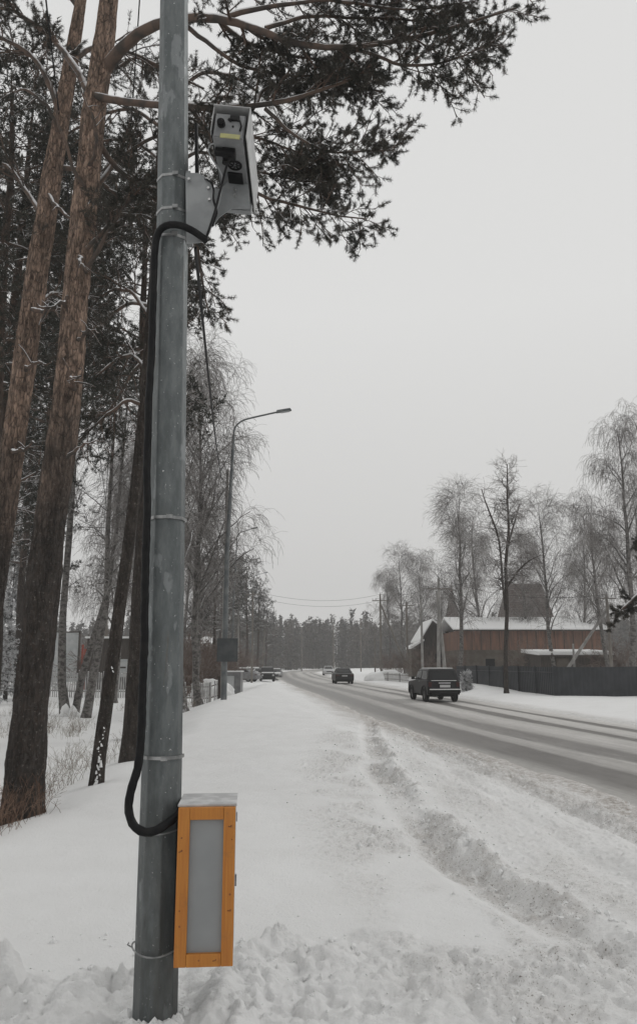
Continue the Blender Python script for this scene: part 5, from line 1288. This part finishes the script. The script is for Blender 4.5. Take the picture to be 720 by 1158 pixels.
# ------------------------------------------------------------ snow heaps on the right verge
def heap(label, cat, loc, sc, seed, mat='snowcap'):
    bm_ = bmesh.new(); bmesh.ops.create_icosphere(bm_, subdivisions=4, radius=1)
    co = np.array([v.co[:] for v in bm_.verts]); k = 1 + .35 * fbm(co[:, 0] * 2.2 + seed, co[:, 1] * 2.2 + co[:, 2], 4, seed)
    for v, a in zip(bm_.verts, k): v.co = Vector((v.co.x * sc[0] * a, v.co.y * sc[1] * a, v.co.z * sc[2] * a))
    me_ = bpy.data.meshes.new('snow_heap'); bm_.to_mesh(me_); bm_.free()
    for p in me_.polygons: p.use_smooth = True
    o = mobj('snow_heap', me_, M[mat]); o.location = tuple(float(c) for c in loc); tag(o, label, cat)
heap('long rounded snow-covered pile on the right verge before the braced pole', 'snow heap', on(437, 84), (2.1, 1.2, .95), 3)
heap('smaller snow-covered pile left of the long rounded one', 'snow heap', on(424, 92), (1.1, 1.0, .75), 5)
heap('snow-covered bush-like mound behind the parked car with the snowy roof', 'snow heap', on(281, 104), (1.8, 1.2, 1.3), 9)
heap('snow mound beside the pale kiosk behind the short picket fence', 'snow heap', on(236, 50), (1.6, 1.0, .9), 10)

# ------------------------------------------------------------ cars (local: +Y forward, origin on the ground between the wheels)
def wheel(root, x, y, r_=.34, w_=.22):
    t_ = MB(); s = 1 if x > 0 else -1
    prof = [(0, r_ * .62), (0, r_ * .92), (.03, r_), (w_ - .03, r_), (w_, r_ * .92), (w_, r_ * .62)]; n = 28; vs = []
    for (a, rr) in prof:
        for k in range(n): an = 2 * math.pi * k / n; vs.append((x - s * a, y + rr * math.cos(an), r_ + rr * math.sin(an)))
    t_.add(vs, [(j * n + k, j * n + (k + 1) % n, (j + 1) * n + (k + 1) % n, (j + 1) * n + k) for j in range(5) for k in range(n)])
    wh = t_.build('wheel', M['tyre'], root, smooth=True)
    MB().rod((x - s * .03, y, r_), (x - s * .10, y, r_), r_ * .63, n=24).rod((x - s * .01, y, r_), (x - s * .04, y, r_), .06, n=12).build('rim', M['rim'], wh, smooth=True)
def loft(mb, secs):
    """secs: list of closed rings (same count)"""
    n = len(secs[0]); vs = [p for s in secs for p in s]
    mb.add(vs, [(j * n + k, j * n + (k + 1) % n, (j + 1) * n + (k + 1) % n, (j + 1) * n + k) for j in range(len(secs) - 1) for k in range(n)] + [tuple(range(n)), tuple(reversed(range((len(secs) - 1) * n, len(secs) * n)))])
def suv(loc, rz, label):
    r = thing('off_road_car', label, 'car', loc, rz)
    W2 = .82; Ln = 3.9
    body = MB()
    prof = [(-1.92, .42), (-1.95, .62), (-1.90, 1.02), (-1.86, 1.06), (.55, 1.06), (.75, 1.03), (1.78, .96), (1.90, .86), (1.93, .45), (1.80, .36), (-1.80, .36)]
    secs = []
    for x, k in ((-W2, .94), (-W2 + .05, 1.0), (W2 - .05, 1.0), (W2, .94)):
        secs.append([(x, y * (1 if k == 1 else .985), .70 + (z - .70) * k) for y, z in prof])
    loft(body, secs); body.build('body', M['carblack'], r, smooth=True, bevel=.02)
    cab = MB()
    def ringz(z, yb, yf, w_): return [(-w_, yb, z), (w_, yb, z), (w_, yf, z), (-w_, yf, z)]
    secs = [ringz(1.05, -1.86, .68, .77), ringz(1.30, -1.79, .42, .735), ringz(1.56, -1.70, .12, .68), ringz(1.62, -1.60, .0, .62)]
    loft(cab, secs); cab.build('cabin', M['carblack'], r, smooth=True, bevel=.03)
    # glazing stands 4 mm proud of the cabin
    g1 = MB().add([(-.62, -1.862, 1.10), (.62, -1.862, 1.10), (.57, -1.745, 1.50), (-.57, -1.745, 1.50)], [(0, 1, 2, 3)]); g1.build('rear_window', M['glass'], r)
    for s in (-1, 1):
        for (a, b_, c_, d__) in ((-1.66, -.62, -.66, -1.52), (-.50, .48, .20, -.52)):
            MB().add([(s * .778, a, 1.09), (s * .778, b_, 1.09), (s * .704, c_, 1.50), (s * .704, d__, 1.50)], [(0, 1, 2, 3)]).build('side_window', M['glass'], r)
        MB().box((s * .70, -1.935, .86), (.16, .05, .22)).build('tail_lamp', M['lamp_red'], r, bevel=.01)
        MB().box((s * .93, .42, 1.14), (.17, .08, .15)).rod((s * .78, .42, 1.10), (s * .88, .42, 1.12), .02).build('mirror', M['black'], r, bevel=.015)
        MB().box((s * .60, 1.92, .74), (.22, .05, .18)).build('headlight', M['chromish'], r, bevel=.01)
        for y in (-1.22, 1.18):
            fl_ = MB(); pts = [(s * (W2 + .012), y + .44 * math.cos(a), .36 + .42 * math.sin(a)) for a in np.linspace(0, math.pi, 12)]; fl_.tube(pts, .035, 6); fl_.build('wheel_arch', M['black'], r, smooth=True)
            wheel(r, s * (W2 + .01), y, .345, .2)
        MB().box((s * .842, -.45, 1.0), (.02, .10, .025)).build('door_handle', M['chromish'], r)
    MB().box((0, -2.02, .53), (1.58, .12, .15)).box((0, -1.97, .40), (1.3, .06, .1)).build('rear_bumper', M['black'], r, bevel=.02)
    MB().box((0, -2.02, .625), (1.50, .13, .05)).build('bumper_snow', M['snowcap'], r, bevel=.02)
    MB().box((0, 2.0, .5), (1.56, .12, .15)).build('front_bumper', M['black'], r, bevel=.02)
    MB().box((.05, -1.955, .78), (.52, .02, .12)).build('number_plate', M['plate'], r)
    MB().box((0, -1.915, 1.045), (1.25, .09, .028)).build('ledge_snow', M['snowcap'], r, bevel=.01)
    MB().box((.03, -1.945, .93), (.6, .03, .05)).build('plate_lamp_bar', M['chromish'], r)
    MB().tube([(-.3, -1.85, 1.10), (.1, -1.82, 1.2)], .012, 6).build('wiper', M['black'], r)
    MB().box((0, -.82, 1.635), (1.16, 1.5, .035)).build('roof_snow', M['snowcap'], r, bevel=.015)
    MB().rod((-.35, -1.8, .30), (-.35, -2.02, .28), .03).build('exhaust', M['rim'], r)
    MB().box((0, 0, .32), (1.2, 3.2, .12)).rod((-.7, -1.22, .34), (.7, -1.22, .34), .05).build('underbody', M['black'], r)
    return r
def sedan(loc, rz, label, mat, name='saloon_car', snowroof=False, grp=None):
    r = thing(name, label, 'car', loc, rz, grp); W2 = .86
    prof = [(-2.15, .40), (-2.2, .62), (-2.12, .90), (-1.95, .97), (-1.2, 1.0), (.75, .99), (1.0, .95), (2.0, .78), (2.15, .60), (2.13, .36), (1.9, .26), (-1.95, .26)]
    body = MB(); secs = []
    for x, k in ((-W2, .90), (-W2 + .09, 1.0), (W2 - .09, 1.0), (W2, .90)):
        secs.append([(x, y * (1 if k == 1 else .97), .62 + (z - .62) * k) for y, z in prof])
    loft(body, secs); body.build('body', mat, r, smooth=True, bevel=.03)
    def ringz(z, yb, yf, w_): return [(-w_, yb, z), (w_, yb, z), (w_, yf, z), (-w_, yf, z)]
    cab = MB(); loft(cab, [ringz(.97, -1.6, 1.0, .76), ringz(1.2, -1.28, .55, .69), ringz(1.40, -.92, .12, .60), ringz(1.45, -.75, -.08, .52)]); cab.build('cabin', mat, r, smooth=True, bevel=.04)
    MB().add([(-.60, -1.545, 1.03), (.60, -1.545, 1.03), (.52, -1.0, 1.375), (-.52, -1.0, 1.375)], [(0, 1, 2, 3)]).build('rear_window', M['glass'], r)
    MB().add([(-.64, .945, 1.03), (.64, .945, 1.03), (.54, .20, 1.385), (-.54, .20, 1.385)], [(3, 2, 1, 0)]).build('windscreen', M['glass'], r)
    for s in (-1, 1):
        MB().add([(s * .755, -1.35, 1.04), (s * .755, .70, 1.04), (s * .630, .16, 1.37), (s * .630, -.86, 1.37)], [(0, 1, 2, 3)]).build('side_window', M['glass'], r)
        MB().box((s * .66, -2.165, .78), (.30, .05, .15)).build('tail_lamp', M['lamp_red'], r, bevel=.02)
        MB().box((s * .64, 2.08, .66), (.32, .08, .13)).build('headlight', M['chromish'], r, bevel=.02)
        MB().box((s * .90, .62, 1.04), (.16, .09, .12)).build('mirror', mat, r, bevel=.02)
        for y in (-1.3, 1.32): wheel(r, s * (W2 - .01), y, .315, .2)
    MB().box((0, -2.2, .47), (1.6, .12, .18)).build('rear_bumper', mat, r, bevel=.04); MB().box((0, 2.15, .40), (1.6, .1, .18)).build('front_bumper', mat, r, bevel=.04)
    MB().box((0, 2.13, .6), (.8, .05, .14)).build('grille', M['black'], r)
    MB().box((0, -2.205, .74), (.5, .02, .11)).build('number_plate', M['plate'], r)
    MB().box((0, 0, .25), (1.3, 3.4, .1)).build('underbody', M['black'], r)
    if snowroof:
        MB().box((0, -.45, 1.49), (1.14, 1.15, .12), taper=.9).build('roof_snow', M['snowcap'], r, bevel=.04); MB().box((0, 1.45, .93), (1.35, .95, .09), taper=.9, rx=-.15).build('bonnet_snow', M['snowcap'], r, bevel=.03)
    return r
def rdir(Y): return -math.atan((float(rcen(Y + 3)) - float(rcen(Y - 3))) / 6)
Yj = 41.3; xj = (488.5 - CX) / FPX * (Yj * CP)
suv((xj, Yj, ROADZ + .02), rdir(Yj) + .05, 'nearest car on the road, black and boxy with snow on its rear bumper')
Yc = 76; xc_ = (387 - CX) / FPX * (Yc * CP)
sedan((xc_, Yc, ROADZ + .02), rdir(Yc) - .02, 'dark saloon car driving away ahead of the boxy off-road car', M['carblack'])
Yc = 128; xc_ = (371 - CX) / FPX * (Yc * CP)
sedan((xc_, Yc, ROADZ + .02), rdir(Yc) + math.pi, 'small pale car coming through the far bend of the road', M['carwhite'])
b_ = on(302, 92); r = suv(tuple(b_), math.pi + .1, 'snow-dusted dark off-road car parked facing the viewer left of the road'); r.name = 'parked_car'
MB().box((0, 1.3, 1.03), (1.4, 1.0, .12), taper=.9).build('bonnet_snow', M['snowcap'], r, bevel=.04)
b_ = on(312, 112); sedan(tuple(b_), math.pi, 'grey parked car half hidden on the right of the snow-dusted parked car', M['cargrey'], 'parked_car', True)
b_ = on(284, 97); sedan(tuple(b_), math.pi - .4, 'pale snow-covered car parked left of the snow-dusted dark one', M['carwhite'], 'parked_car', True)
b_ = on(272, 88); sedan(tuple(b_), 1.2, 'snow-covered car parked next to the pale kiosk', M['cargrey'], 'parked_car', True)

# ------------------------------------------------------------ haze
o = MB().box((0, 285, 17.5), (1300, 760, 40)).build('haze', None, None); o['kind'] = 'stuff'; o['label'] = 'thin grey snowy haze filling the air'; o['category'] = 'haze'
m = bpy.data.materials.new('haze'); m.use_nodes = True; nt = m.node_tree; nt.nodes.remove(nt.nodes["Principled BSDF"])
pv = nt.nodes.new("ShaderNodeVolumePrincipled"); pv.inputs['Density'].default_value = HAZE_DENSITY; pv.inputs['Color'].default_value = (.93, .93, .93, 1)
nt.links.new(pv.outputs[0], nt.nodes["Material Output"].inputs['Volume']); o.data.materials.append(m)
